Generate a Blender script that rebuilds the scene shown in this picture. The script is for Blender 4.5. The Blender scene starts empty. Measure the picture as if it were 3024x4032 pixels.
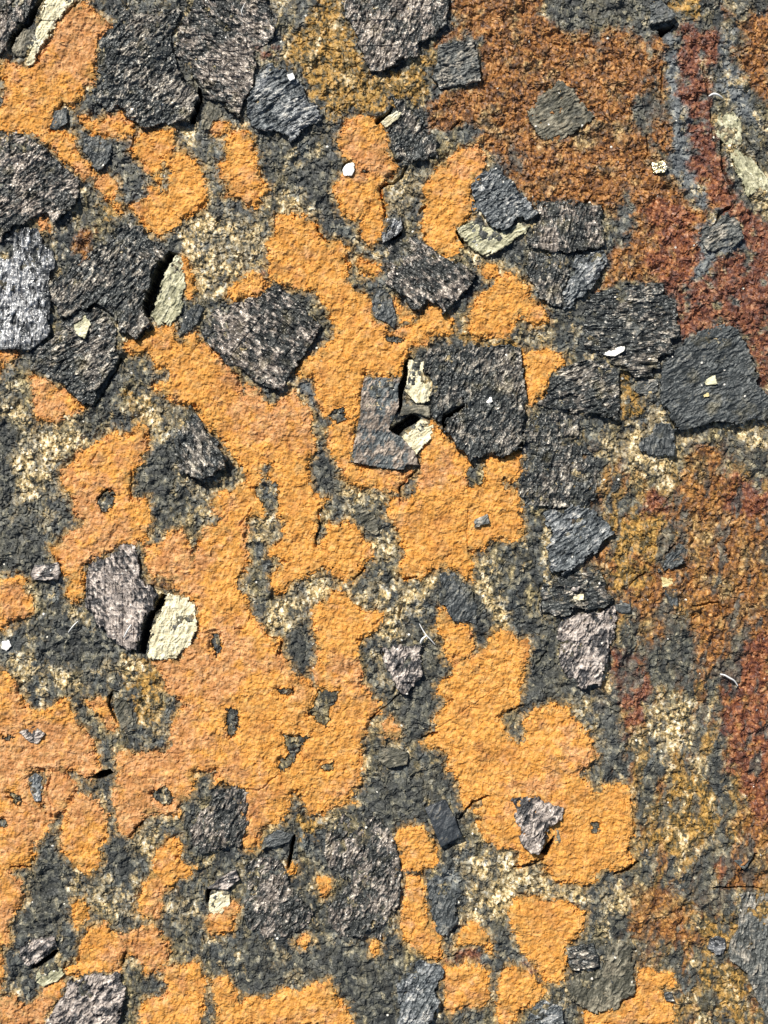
import bpy, math, random
import numpy as np

# ------------------------------------------------------------------ camera, sky, sun, exposure
S = 5.0e-5                     # metres per photo pixel: the frame covers 15 x 20 cm of rock
scene = bpy.context.scene
cam_d = bpy.data.cameras.new('camera'); cam = bpy.data.objects.new('camera', cam_d)
scene.collection.objects.link(cam); scene.camera = cam
cam_d.sensor_fit = 'VERTICAL'; cam_d.sensor_height = 24.0; cam_d.lens = 34.0
cam.location = (0, 0, 4032 * S * 34.0 / 24.0)
cam.rotation_euler = (0, 0, 0)
cam_d.clip_start = 0.01; cam_d.clip_end = 50.0
scene.render.resolution_x = 768; scene.render.resolution_y = 1024
SUN_EL, SUN_AZ = 41.0, -33.0   # azimuth from +Y, negative = to the left
w = bpy.data.worlds.new('World'); scene.world = w; w.use_nodes = True
wn = w.node_tree.nodes; wl = w.node_tree.links; wn.clear()
sky = wn.new('ShaderNodeTexSky'); sky.sky_type = 'NISHITA'; sky.sun_disc = False
sky.sun_elevation = math.radians(SUN_EL); sky.sun_rotation = math.radians(SUN_AZ)
bg = wn.new('ShaderNodeBackground'); bg.inputs['Strength'].default_value = 0.055
wo = wn.new('ShaderNodeOutputWorld')
wl.new(sky.outputs[0], bg.inputs[0]); wl.new(bg.outputs[0], wo.inputs[0])
sd = bpy.data.lights.new('sun', 'SUN'); sd.energy = 4.6; sd.angle = math.radians(0.5); sd.color = (1, .955, .88)
sun = bpy.data.objects.new('sun', sd); scene.collection.objects.link(sun)
sun.rotation_euler = (math.radians(90 - SUN_EL), 0, math.radians(180 - SUN_AZ) )
sun.location = (-.3, .4, .6)
vs = scene.view_settings
vs.view_transform = 'Standard'; vs.look = 'None'; vs.gamma = 1.0; vs.use_curve_mapping = False
vs.exposure = 0.47

# ------------------------------------------------------------------ numpy noise
_r = np.random.RandomState(11)
_ang = _r.rand(256, 256).astype(np.float32) * 2 * np.pi
GXT, GYT = np.cos(_ang), np.sin(_ang)
RT = [_r.rand(256, 256).astype(np.float32) for _ in range(6)]
def perlin(x, y, seed=0):
    x = x + seed * 37.37; y = y + seed * 91.71
    xi = np.floor(x).astype(np.int64); yi = np.floor(y).astype(np.int64)
    fx = (x - xi).astype(np.float32); fy = (y - yi).astype(np.float32)
    u = fx * fx * fx * (fx * (fx * 6 - 15) + 10); v = fy * fy * fy * (fy * (fy * 6 - 15) + 10)
    def g(i, j):
        a = (xi + i) & 255; b = (yi + j) & 255
        return GXT[a, b] * (fx - i) + GYT[a, b] * (fy - j)
    return ((g(0, 0) * (1 - u) + g(1, 0) * u) * (1 - v) + (g(0, 1) * (1 - u) + g(1, 1) * u) * v) * 1.5
def fbm(x, y, size, octv=3, seed=0, gain=.5):
    o = 0; a = 1.0; t = 0
    for k in range(octv):
        o = o + a * perlin(x / size, y / size, seed + k * 3); t += a
        a *= gain; size *= .5
    return o / t
def facets(x, y, cell, aspect=1.0, ang=0.0, seed=0):
    """irregular cells: returns per-cell randoms and the local plane tilt"""
    c, s = math.cos(ang), math.sin(ang)
    u = (x * c + y * s) / (cell * aspect) + seed * 13.7; v = (-x * s + y * c) / cell + seed * 7.3
    ui = np.floor(u).astype(np.int64); vi = np.floor(v).astype(np.int64)
    best = np.full(u.shape, 1e9, np.float32); R = np.zeros(u.shape, np.float32); P = np.zeros(u.shape, np.float32)
    R2 = np.zeros(u.shape, np.float32)
    for i in (-1, 0, 1):
        for j in (-1, 0, 1):
            a = (ui + i) & 255; b = (vi + j) & 255
            dx = u - (ui + i + RT[0][a, b]); dy = v - (vi + j + RT[1][a, b])
            d = np.abs(dx) * .6 + np.abs(dy) * .6 + (dx * dx + dy * dy) * .6
            m = d < best
            best = np.where(m, d, best)
            R = np.where(m, RT[2][a, b], R); R2 = np.where(m, RT[5][a, b], R2)
            P = np.where(m, (RT[3][a, b] - .5) * dx * 2 + (RT[4][a, b] - .5) * dy * 2, P)
    return R, P, R2
def sstep(a, b, x):
    t = np.clip((x - a) / (b - a), 0, 1); return t * t * (3 - 2 * t)
def sdf(px, py, poly):
    """signed distance, positive inside"""
    d = np.full(px.shape, 1e12, np.float32); ins = np.zeros(px.shape, bool)
    n = len(poly)
    for i in range(n):
        x0, y0 = poly[i]; x1, y1 = poly[(i + 1) % n]
        ex, ey = x1 - x0, y1 - y0; L = ex * ex + ey * ey + 1e-9
        t = np.clip(((px - x0) * ex + (py - y0) * ey) / L, 0, 1)
        d = np.minimum(d, (px - x0 - t * ex) ** 2 + (py - y0 - t * ey) ** 2)
        if y0 != y1:
            ins ^= ((y0 > py) != (y1 > py)) & (px < (x1 - x0) * (py - y0) / (y1 - y0) + x0)
    return np.where(ins, np.sqrt(d), -np.sqrt(d))

TO = dict(A=(0, 0), B=(1000, 0), C=(2000, 0), D=(0, 1000), E=(1000, 1000), F=(2000, 1000),
          G=(0, 2000), H=(1000, 2000), I=(2000, 2000), J=(0, 3000), K=(1000, 3000), L=(2000, 3000))
def P(t, s):
    ox, oy = TO[t]; v = [float(a) for a in s.replace(',', ' ').split()]
    return [(ox + v[i] / 1.659, oy + v[i + 1] / 1.659) for i in range(0, len(v), 2)]

# ------------------------------------------------------------------ what lies where (survey of the rock)
CRUST = [
('A','470,60 560,20 600,60 680,130 740,185 690,230 640,260 620,340 625,470 610,545 540,545 530,620 480,700 405,670 370,720 330,850 240,880 140,860 60,880 -60,860 -60,720 20,690 35,620 40,560 10,470 0,420 60,400 120,430 180,440 240,400 290,330 330,250 370,170 430,100'),
('A','240,870 330,850 430,860 490,900 490,970 540,1030 590,1080 630,1130 610,1160 540,1160 470,1100 380,1020 350,980 290,940'),
('A','510,745 560,740 610,780 700,760 760,770 780,720 810,740 830,780 870,780 880,820 850,880 790,900 700,880 650,880 620,920 595,880 600,840 560,830 520,800'),
('A','650,1150 700,1140 750,1180 770,1230 750,1310 700,1300 650,1250 625,1220'),
('A','745,1340 790,1330 815,1380 780,1390 740,1370'),
('A','930,860 1020,845 1130,850 1140,900 1135,960 1110,1010 1100,1060 1060,1040 1050,1090 1050,1190 1010,1170 950,1110 920,1040 880,1030 850,1000 870,930 890,900'),
('A','1170,960 1210,970 1230,1030 1290,1060 1320,1110 1330,1180 1350,1250 1360,1310 1320,1370 1270,1410 1210,1420 1160,1470 1100,1510 1050,1550 980,1520 940,1470 890,1400 850,1350 890,1330 960,1300 970,1220 1010,1210 1060,1260 1110,1210 1120,1120 1090,1080 1130,1010'),
('A','1370,840 1420,790 1490,800 1510,850 1460,880 1390,880'),
('A','1530,850 1580,835 1640,900 1665,980 1690,1100 1720,1190 1770,1240 1710,1290 1680,1370 1620,1340 1560,1280 1470,1290 1490,1220 1430,1130 1430,1080 1470,1050 1480,960 1460,900'),
('A','240,1440 300,1430 320,1510 270,1500'),
('B','600,800 670,750 760,770 850,820 880,880 860,940 880,1020 940,1070 920,1120 860,1180 830,1240 850,1340 850,1450 820,1560 760,1600 700,1540 700,1420 640,1440 580,1400 540,1300 520,1220 580,1150 660,1120 660,1060 600,1040 560,960 560,880'),
('B','1300,1000 1360,970 1450,960 1470,930 1510,1010 1510,1080 1470,1160 1420,1190 1410,1260 1430,1370 1400,1430 1330,1490 1330,1560 1360,1620 1320,1665 1280,1680 1180,1640 1110,1560 1100,1470 1120,1340 1110,1230 1160,1170 1200,1090 1260,1080'),
('E','90,-60 130,-140 150,-250 330,-250 400,-210 430,-130 490,-80 560,-90 630,-40 600,40 620,60 610,130 610,200 680,240 750,290 770,380 800,450 860,460 900,510 940,500 1000,470 1060,430 1090,400 1150,340 1190,340 1240,400 1300,420 1310,480 1270,540 1200,530 1150,530 1120,590 1060,590 1020,600 1000,700 960,790 880,810 730,790 710,870 690,950 690,1060 650,1140 650,1230 620,1330 640,1370 700,1390 850,1410 990,1430 1060,1410 1000,1470 960,1530 920,1570 870,1540 780,1530 700,1540 640,1520 590,1470 560,1380 490,1300 480,1160 520,1110 480,1060 430,1010 390,930 400,850 390,800 290,810 290,740 330,690 420,640 520,560 540,500 490,380 420,280 400,240 290,240 200,210 160,180 100,170 100,50'),
('D','1480,260 1530,200 1600,150 1650,120 1760,200 1720,270 1640,290 1600,260 1560,310 1540,330 1510,290'),
('E','670,40 700,20 760,60 820,70 830,120 770,140 700,130'),
('E','900,290 930,300 980,350 1050,400 1000,450 960,440 940,380'),
('D','830,590 900,560 960,520 1010,480 1080,480 1140,460 1150,540 1180,590 1220,550 1280,510 1310,550 1370,620 1430,670 1490,740 1550,800 1570,880 1600,930 1700,900 1700,1700 1390,1700 1380,1600 1460,1560 1550,1550 1590,1490 1640,1440 1590,1400 1560,1370 1530,1330 1450,1220 1340,1110 1310,1060 1260,990 1170,980 1100,940 1030,900 1000,850 1060,840 1110,830 1110,760 1090,740 1020,750 990,690 970,640 920,660 860,660 810,620'),
('E','-60,860 0,870 40,930 90,1000 150,980 200,930 270,900 310,960 370,1030 380,1130 390,1240 390,1300 350,1380 360,1470 380,1560 440,1600 480,1600 430,1680 430,1720 160,1720 150,1560 90,1430 130,1380 60,1350 0,1440 -60,1480'),
('D','-60,640 120,640 80,700 30,720 0,790 -60,790'),
('D','200,790 240,800 350,850 470,930 560,990 540,1020 500,1040 420,1050 380,1110 310,1080 220,1090 225,960 220,880'),
('D','870,1120 960,1110 970,1270 920,1330 930,1370 860,1440 850,1560 870,1600 940,1610 960,1659 960,1720 480,1720 480,1600 400,1520 385,1420 470,1370 500,1300 590,1260 640,1230 720,1180 750,1140 780,1190 860,1180'),
('D','1190,20 1210,20 1240,80 1260,130 1280,250 1240,290 1210,260 1220,200 1200,120'),
('E','1450,300 1500,260 1570,210 1600,140 1650,120 1720,160 1800,200 1810,290 1870,320 1930,440 1900,460 1810,470 1780,420 1740,400 1710,450 1670,500 1640,550 1540,540 1460,560 1420,520 1400,470 1400,400 1420,370'),
('E','1480,90 1540,70 1600,90 1580,150 1540,170 1490,150'),
('F','90,630 160,640 240,620 310,650 370,680 380,710 330,740 280,780 270,870 240,920 180,960 130,1000 120,900 110,780'),
('E','1160,1080 1200,1130 1240,1170 1290,1230 1360,1280 1410,1360 1400,1420 1400,1500 1430,1530 1500,1470 1510,1400 1500,1370 1540,1320 1580,1350 1659,1300 1750,1270 1740,1400 1720,1480 1660,1500 1630,1480 1640,1540 1720,1540 1725,1720 880,1720 900,1640 1010,1640 1030,1570 1080,1500 1080,1400 1090,1340 1100,1280 1140,1200'),
('H','880,-60 870,60 920,100 950,180 970,250 1000,310 960,370 950,420 980,460 1060,450 1110,450 1180,400 1250,390 1310,400 1360,440 1380,470 1420,470 1430,400 1430,320 1410,280 1500,290 1550,200 1620,210 1720,210 1770,130 1740,40 1740,-60'),
('H','180,-60 400,-60 410,60 410,130 400,240 440,240 470,170 480,110 560,110 610,80 650,110 700,170 740,230 770,280 770,350 720,360 700,430 640,470 600,480 540,470 510,410 440,400 390,440 300,450 240,490 190,560 150,570 120,530 110,460 150,400 200,360 160,330 80,310 130,240 190,200 190,100 150,10'),
('H','490,570 540,520 600,560 640,620 720,690 760,670 840,680 850,730 810,770 770,830 700,860 680,930 680,1000 710,1090 700,1160 740,1180 780,1260 830,1290 820,1340 760,1370 740,1440 710,1520 700,1600 700,1720 -60,1720 -60,760 0,770 60,790 100,840 190,860 160,940 180,970 230,1000 240,1060 310,1110 360,1130 400,1180 490,1190 460,1180 410,1140 370,1060 420,1010 410,900 390,800 380,650 430,620 490,600'),
('H','1210,650 1260,650 1280,720 1310,750 1400,770 1430,850 1440,920 1410,970 1360,990 1290,980 1240,930 1240,870 1190,800'),
('H','1440,960 1520,910 1570,810 1659,800 1710,850 1790,870 1795,960 1760,1050 1770,1110 1740,1200 1730,1280 1660,1340 1620,1350 1630,1400 1659,1500 1720,1530 1780,1530 1760,1400 1780,1360 1860,1310 1950,1280 2060,1300 2080,1370 2150,1440 2200,1500 2210,1570 2250,1620 2140,1720 1270,1720 1270,1620 1210,1580 1150,1570 1090,1540 1190,1470 1180,1400 1210,1330 1280,1260 1210,1230 1210,1150 1290,1100 1310,1040 1240,970 1330,1000 1400,1000'),
('H','840,1420 890,1360 940,1430 950,1500 850,1500'),
('L','-400,-60 -370,60 -320,160 -290,300 -240,290 -220,260 -140,220 -180,290 -220,320 -160,360 -210,400 -150,500 -80,550 0,560 50,580 90,650 60,680 100,690 170,650 220,640 230,700 330,790 420,780 480,810 550,790 590,710 640,690 710,710 760,700 830,660 800,600 780,540 820,490 820,330 800,230 770,150 620,140 620,200 570,210 530,150 470,100 460,-60'),
('K','920,500 960,440 1050,420 1140,450 1180,520 1200,580 1200,650 1150,700 1100,720 960,710 970,610 940,570'),
('K','1000,740 1090,750 1120,820 1120,950 1160,1050 1210,1120 1230,1200 1220,1300 1160,1290 1090,1250 1000,1180 960,1100 970,990 990,850'),
('L','60,880 120,880 200,890 230,920 340,900 430,940 510,990 490,1090 440,1180 380,1210 380,1380 370,1430 250,1450 200,1350 140,1300 90,1210 50,1130 0,980'),
('K','1240,1320 1290,1330 1400,1310 1480,1340 1530,1370 1540,1500 1520,1560 1480,1600 1380,1590 1290,1640 1250,1600 1240,1450'),
('L','-70,1500 -40,1380 0,1330 90,1340 180,1420 230,1450 240,1520 180,1570 120,1600 60,1650 30,1730 -60,1730'),
('L','860,1370 930,1350 980,1390 1040,1370 1090,1410 1080,1470 1020,1480 1030,1540 1080,1570 1100,1620 1090,1730 500,1730 500,1640 660,1640 750,1580 840,1540 850,1450'),
('K','-60,1540 0,1550 100,1570 160,1500 300,1500 380,1460 490,1430 530,1480 540,1550 600,1600 640,1659 640,1730 -60,1730'),
('K','-60,-60 700,-60 690,80 710,150 650,190 620,250 660,270 560,290 500,300 450,350 350,340 320,250 280,190 250,200 230,300 190,370 140,410 60,430 30,500 0,570 -60,560'),
('K','420,770 490,770 510,820 470,890 430,850'),
('K','270,1190 330,1120 380,1170 330,1230'),
('K','760,1180 830,1160 820,1240 780,1270'),
('K','220,680 260,660 280,700 230,740'),
('K','1350,1110 1420,1040 1480,1080 1530,1130 1560,1260 1510,1200 1420,1180 1360,1200 1320,1200'),
('G','480,-60 970,-60 980,100 970,190 950,230 880,230 780,230 740,260 740,280 620,320 580,350 540,380 560,460 550,560 520,610 460,610 430,560 450,500 450,450 400,420 390,360 340,300 330,260 400,210 450,160 530,120 550,80 500,50'),
('G','-60,470 100,450 200,470 140,490 170,560 220,630 210,680 150,720 80,750 20,790 -60,790'),
('G','-60,1060 40,1060 90,1110 120,1180 150,1240 150,1280 240,1330 330,1310 400,1260 440,1240 470,1340 510,1420 580,1480 610,1540 610,1600 560,1640 540,1720 -60,1720'),
('G','940,250 1050,240 1110,150 1180,140 1230,230 1270,330 1300,220 1340,130 1450,110 1440,20 1400,-60 1720,-60 1720,70 1659,20 1600,100 1620,160 1600,250 1620,290 1610,400 1530,510 1550,540 1620,590 1640,700 1720,780 1720,1720 920,1720 920,1620 1080,1600 1130,1550 1110,1480 1140,1370 1200,1290 1120,1200 1050,1180 1080,1160 1060,1080 1000,1010 1040,1000 1170,980 1210,920 1290,840 1300,720 1280,640 1230,580 1130,530 1130,450 960,430 960,350 950,260'),
('G','560,1260 640,1240 700,1260 720,1320 760,1380 780,1430 720,1460 680,1420 640,1340 590,1300'),
('J','-60,-60 230,-60 210,50 170,120 200,190 240,240 280,290 320,380 330,440 260,490 220,560 230,610 190,680 90,680 80,740 130,760 170,870 150,930 100,990 70,1050 60,1130 70,1190 20,1210 15,1420 0,1520 -60,1520'),
('J','510,-60 640,-60 650,70 600,110 560,110 520,70'),
('J','300,60 400,55 450,100 500,150 520,200 480,240 440,290 430,330 380,340 350,390 300,320 270,260 290,180 300,110'),
('J','500,220 560,210 620,240 660,290 710,360 690,420 690,500 650,560 660,640 630,700 570,730 520,690 460,640 420,590 390,540 400,450 420,370 440,290'),
('J','750,-60 1260,-60 1270,150 1230,230 1160,270 1180,320 1170,350 1080,340 960,340 920,400 850,490 780,450 760,340 740,250 750,150 780,80'),
('J','1370,-60 1720,-60 1720,180 1620,180 1540,160 1400,140 1420,90 1450,60'),
('J','1630,390 1659,380 1720,420 1690,560 1640,520'),
('J','1100,490 1150,510 1170,490 1180,570 1170,650 1230,680 1280,710 1240,740 1160,760 1140,830 1080,830 1060,900 1060,930 1040,1030 980,1020 900,1000 900,950 910,880 950,790 990,750 990,700 1010,640 1040,570'),
('J','500,900 540,900 580,960 570,1030 500,1090 490,1050 470,980'),
('J','580,1080 700,1050 720,1110 790,1120 830,1180 820,1250 800,1320 790,1370 560,1370 500,1400 430,1390 430,1350 510,1320 520,1220 560,1140'),
('J','820,1130 900,1090 1000,1060 1060,1120 1080,1180 1110,1240 1080,1320 1020,1380 960,1390 910,1330 880,1280 840,1260 820,1200'),
('J','1040,1350 1180,1330 1260,1330 1280,1300 1310,1340 1310,1400 1360,1410 1340,1470 1330,1600 1300,1730 910,1730 920,1620 940,1560 1060,1540 1090,1500 1070,1400'),
('J','1380,1430 1470,1400 1510,1450 1560,1530 1540,1580 1600,1560 1720,1540 1720,1730 1400,1730 1430,1620 1400,1530'),
('J','15,1540 100,1530 130,1590 190,1590 250,1560 290,1470 400,1410 430,1440 400,1510 330,1620 270,1730 -60,1730 0,1580'),
('J','1370,1000 1430,960 1530,920 1580,950 1530,1040 1520,1110 1460,1120 1390,1140 1340,1080'),
]
HOLES = [
('H','160,1180 250,1170 240,1220 180,1230'),('H','420,1200 560,1190 540,1260 490,1330 480,1440 420,1390 350,1330 400,1290'),
('H','190,1480 240,1500 370,1490 290,1570 270,1659 200,1659 240,1600'),('K','180,-20 260,0 200,60 160,30'),
('G','1390,820 1430,830 1440,920 1420,980 1390,900'),('G','1480,1310 1560,1320 1540,1480 1490,1490'),
('D','640,1600 690,1540 740,1550 740,1640 700,1680 650,1670'),('E','520,1010 580,1010 600,1090 550,1100 490,1060'),
('L','550,390 590,390 600,450 560,460'),('K','440,10 520,10 510,60 440,50'),('E','60,1500 150,1500 160,1659 60,1659 0,1540'),
('J','60,200 130,210 150,270 90,260'),('J','0,370 50,380 50,420 0,420'),('G','20,1490 90,1490 80,1520 20,1510'),
('E','1400,1400 1510,1380 1490,1500 1400,1520'),('E','870,540 980,550 970,580 880,575'),
('B','700,1100 760,1110 740,1130'),('J','1000,200 1080,160 1140,240 1100,280 1020,250'),
]
# colour zones of the bare rock
ZONE = dict(
R=[('C','-360,-60 230,-60 230,70 300,150 400,180 480,200 560,200 650,180 740,160 830,200 880,260 930,330 920,480 900,560 880,620 830,660 800,760 850,830 930,900 950,1000 1040,1050 1060,1150 1150,1250 1230,1350 1340,1400 1230,1500 1240,1620 1200,1720 800,1700 800,1500 820,1350 790,1250 740,1200 730,1400 640,1420 620,1340 240,1320 200,1400 130,1320 80,1250 40,1210 -20,1130 -60,1030 -180,900 -230,780 -500,860 -540,750 -490,640 -450,590 -180,540 -180,260 -250,240 -460,300 -400,200 -350,120'),
 ('C','1240,1100 1330,1150 1420,1290 1440,1380 1350,1370 1280,1250'),('C','940,240 1010,260 1040,560 1050,800 1050,1000 960,960 920,700 940,560'),
 ('C','1360,30 1440,20 1500,150 1560,90 1720,60 1720,680 1640,620 1560,510 1500,430 1480,300 1560,240 1500,160'),
 ('F','690,-60 1240,-60 1180,160 1200,200 1000,190 780,180 600,230 560,220 650,70'),
 ('F','1250,1240 1340,1250 1400,1330 1390,1450 1500,1480 1590,1580 1720,1560 1720,1720 1050,1720 1120,1530 1130,1430 1190,1300'),
 ('I','1180,-60 1720,-60 1720,1720 1430,1720 1440,1500 1400,1400 1390,1250 1390,1130 1250,1050 1240,960 1250,850 1190,800 1190,650 1120,640 1060,640 1100,720 1080,850 1000,870 860,900 810,760 830,660 720,600 660,540 650,450 640,400 500,370 530,330 670,220 700,140 640,60 700,50 800,60 1150,20'),
 ('L','1440,-60 1720,-60 1720,850 1580,830 1400,820 1360,740 1370,620 1500,560 1560,450 1440,400 1520,300 1560,220 1500,120'),
 ('L','800,830 880,800 1000,820 1160,850 1170,950 1180,1100 1280,1080 1290,1200 1150,1190 1000,1180 820,1180 790,1000'),
 ('A','520,1500 590,1480 640,1500 610,1600 600,1700 520,1700 480,1640'),('G','950,440 1130,450 1130,540 990,520')],
M=[('C','1150,170 1220,150 1290,210 1400,210 1390,300 1370,380 1330,420 1290,460 1330,560 1320,640 1330,740 1340,860 1370,960 1400,1050 1430,1150 1480,1240 1520,1330 1659,1420 1720,1500 1720,1700 1560,1659 1500,1480 1400,1380 1300,1250 1240,1180 1190,1080 1190,900 1160,720 1130,560 1110,400'),
 ('C','880,1350 1000,1300 1240,1380 1240,1700 980,1700'),
 ('F','900,-30 1240,-30 1180,160 1200,200 1280,150 1440,20 1720,-30 1720,960 1640,800 1560,600 1520,490 1420,460 1280,490 1150,570 1110,530 1110,300 1040,240 1000,190 900,100'),
 ('I','1540,850 1720,800 1720,1720 1430,1720 1440,1500 1400,1400 1420,1150 1500,1000'),
 ('I','700,930 680,1050 720,1200 760,1350 760,1500 900,1350 930,1200 900,1000 870,940'),
 ('L','1500,-60 1720,-60 1720,400 1600,380 1540,200'),('F','870,1600 960,1560 1040,1600 1050,1700 840,1720'),
 ('K','1240,1290 1350,1220 1460,1200 1500,1240 1500,1310 1400,1310 1280,1330'),('L','90,1270 150,1290 240,1390 220,1440 120,1340'),
 ('F','1400,1430 1600,1480 1720,1560 1720,1720 1450,1720'),('L','1360,620 1430,640 1440,780 1370,760'),
 ('E','30,130 90,110 110,200 60,190'),('A','860,820 920,850 850,960 790,900'),('B','40,310 130,300 120,380 60,400')],
Y=[('B','420,-60 560,-60 580,130 640,250 690,380 730,450 780,500 900,470 1050,420 1080,360 1150,370 1160,480 1150,580 1090,660 980,640 910,610 860,690 790,780 740,760 640,700 600,760 520,770 470,730 400,640 360,560 310,470 200,450 190,330 230,250 320,180 380,100'),
 ('L','1000,200 1060,100 1150,60 1250,100 1350,180 1370,260 1330,330 1420,380 1400,500 1250,520 1210,580 1180,620 1000,590 930,540 950,400 960,300'),
 ('L','1240,1280 1320,1250 1420,1330 1520,1380 1580,1500 1600,1640 1500,1730 1400,1600 1300,1480 1230,1390'),
 ('L','1270,1050 1320,1020 1400,1080 1500,1030 1480,1130 1400,1140 1300,1200'),
 ('I','640,60 1000,60 1100,200 950,330 800,300 850,400 950,440 820,560 700,500 660,300'),
 ('C','1080,-60 1260,-60 1240,110 1110,90'),('A','680,1330 740,1320 830,1400 830,1460 690,1440'),
 ('E','1400,500 1460,560 1650,540 1659,600 1500,600 1380,560'),('H','1250,900 1300,980 1400,1000 1300,1000'),
 ('G','820,1000 1000,1000 1050,1150 1000,1400 900,1450 880,1200'),('D','830,900 980,900 1000,1080 880,1100'),
 ('F','740,800 830,900 870,1060 760,1080'),('K','300,400 460,400 430,460 300,480')],
P=[('A','1360,1400 1450,1390 1500,1430 1600,1420 1720,1500 1720,1720 1180,1720 1170,1500 1250,1450'),
 ('D','1250,0 1600,0 1640,80 1590,140 1500,180 1440,300 1300,260 1270,120'),
 ('D','0,930 110,960 170,1060 260,1110 400,1060 500,1050 520,1170 600,1210 500,1290 380,1400 400,1500 300,1500 160,1659 120,1720 60,1720 100,1500 100,1400 30,1320 130,1250 120,1120 0,1050'),
 ('D','890,930 1000,920 1100,980 1150,1050 1110,1200 1000,1220 970,1120 880,1110'),
 ('D','1140,1400 1230,1470 1400,1480 1540,1440 1590,1480 1500,1560 1380,1600 1300,1600 1150,1500'),
 ('H','0,50 150,50 180,150 110,240 0,240'),('H','760,180 850,170 910,250 910,330 850,350 780,280'),
 ('H','200,510 350,460 440,400 520,420 530,500 480,580 430,620 380,650 320,720 300,800 220,820 90,800 70,700 160,600'),
 ('H','680,560 720,480 830,510 980,480 1190,460 1200,560 1100,610 1060,680 1010,760 960,850 900,880 800,850 840,740 870,640 760,660 690,640'),
 ('H','1430,450 1560,440 1600,540 1659,660 1659,790 1570,780 1500,650 1470,540'),
 ('H','760,920 860,970 870,1100 940,1200 870,1230 820,1100 770,1000'),('H','870,1540 940,1530 1020,1560 1020,1600 940,1600'),
 ('G','110,960 200,940 260,1000 320,1060 430,1030 540,1130 550,1180 400,1200 310,1100 200,1080 150,1180 100,1120'),
 ('G','960,1300 1070,1300 1080,1450 1000,1500 960,1400'),('G','600,1050 760,1000 900,980 880,1100 700,1130'),
 ('G','250,20 350,10 330,150 280,200 240,100'),('J','850,500 930,400 1050,380 1060,480 1030,600 980,650 850,560'),
 ('J','440,720 620,700 800,820 820,900 700,1000 600,980 590,850 550,880 480,850'),('J','780,900 890,950 890,1060 800,1050'),
 ('K','1380,650 1500,580 1659,560 1720,620 1720,800 1659,1000 1520,1000 1480,1050 1380,1060 1340,1000 1380,900'),
 ('K','1300,530 1400,520 1400,580 1330,600'),('K','200,1380 310,1380 320,1480 250,1500 190,1430'),('K','130,1210 240,1220 250,1300 160,1350'),
 ('L','0,660 230,640 300,790 420,800 530,850 520,960 420,930 300,900 210,890 80,860 0,830'),('L','620,820 750,800 780,980 700,1010 600,980'),
 ('I','900,1300 1000,1200 1150,1230 1250,1330 1260,1460 1220,1580 1010,1600 920,1430'),
 ('I','380,1210 520,1210 580,1270 570,1400 620,1520 640,1590 560,1470 460,1380 410,1300'),
 ('F','800,1150 950,1080 850,900 1020,1000 1070,1090 1090,1170 1270,1180 1200,1280 1080,1340 1040,1430 900,1440 800,1390 570,1290 700,1250'),
 ('F','1500,1120 1720,1090 1720,1260 1540,1280'),('F','60,550 200,480 260,560 240,620 100,630'),
 ('E','560,1550 760,1520 880,1560 900,1640 640,1640'),('B','100,-40 240,-40 180,110 110,60'),
 ('B','160,1250 350,1290 420,1400 160,1400'),('B','840,1200 1050,1060 1070,1250 1000,1400 870,1400'),
 ('C','1350,760 1480,720 1520,960 1659,1100 1720,1200 1720,1350 1560,1290 1500,1120 1420,1000 1400,920 1340,880'),
 ('A','1190,840 1270,820 1280,1010 1200,960'),('E','1380,380 1420,370 1440,520 1340,430'),('J','1100,900 1230,900 1240,1000 1130,1000'),
 ('L','1050,400 1200,450 1210,580 1120,560'),('F','850,830 990,820 980,920 860,900'),('C','1280,400 1340,400 1330,560 1290,500')],
B=[('C','1000,240 1090,230 1110,400 1130,560 1160,720 1190,900 1190,1080 1260,1200 1340,1320 1360,1390 1270,1360 1150,1220 1070,1120 1070,900 1050,700 1030,560'),
 ('C','1220,1420 1400,1380 1480,1420 1560,1600 1400,1680 1200,1850 1160,1830 1240,1620'),
 ('C','1400,180 1480,180 1440,420 1530,520 1640,800 1500,740 1370,560'),
 ('C','190,250 300,230 290,390 190,380'),('C','590,1010 680,1000 690,1110 620,1130'),('A','780,1190 950,1180 950,1310 800,1330'),
 ('K','1120,720 1300,700 1310,830 1180,800'),('I','580,1200 740,1400 740,1659 640,1659 600,1400'),('E','210,800 380,800 400,1000 300,900'),
 ('F','490,1290 570,1300 560,1360 490,1340'),('L','860,1220 980,1200 1000,1300 880,1310')],
K=[('E','390,1130 470,1110 480,1300 560,1380 600,1520 560,1600 440,1600 380,1560 350,1400 390,1300'),
 ('D','1130,1240 1120,1700 940,1659 860,1560 860,1440 940,1360 980,1300'),('D','-60,1080 120,1150 100,1300 80,1720 -60,1720'),
 ('H','700,1180 760,1000 800,1200 880,1290 940,1260 1000,1220 1080,1100 1120,900 1230,900 1260,1010 1300,1050 1210,1150 1280,1260 1190,1350 1180,1480 1080,1530 1000,1540 950,1450 880,1380 830,1320'),
 ('H','1210,420 1380,480 1480,600 1560,780 1430,950 1420,790 1280,720 1210,620 1080,640'),('H','200,850 380,700 410,900 400,1120 310,1060 210,960'),
 ('G','300,870 550,800 700,900 650,1050 560,1180 480,1040 350,1050'),('G','-60,-50 250,0 300,300 380,400 150,450 -60,440'),
 ('G','440,1150 560,1180 560,1280 620,1500 560,1480 470,1330'),
 ('I','100,800 330,750 350,1000 400,1150 400,1290 250,1280 120,1330 60,1220 130,1050 140,900'),('I','600,1200 740,1350 780,1720 620,1720 560,1400'),
 ('J','230,560 390,540 480,680 460,950 380,1080 280,1150 80,1130 100,1000 180,800 230,650'),('J','690,500 780,450 850,600 860,850 780,780 660,640'),
 ('K','700,150 1250,0 1340,250 1200,250 1100,280 1050,400 930,450 700,350 500,300 650,200'),
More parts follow.
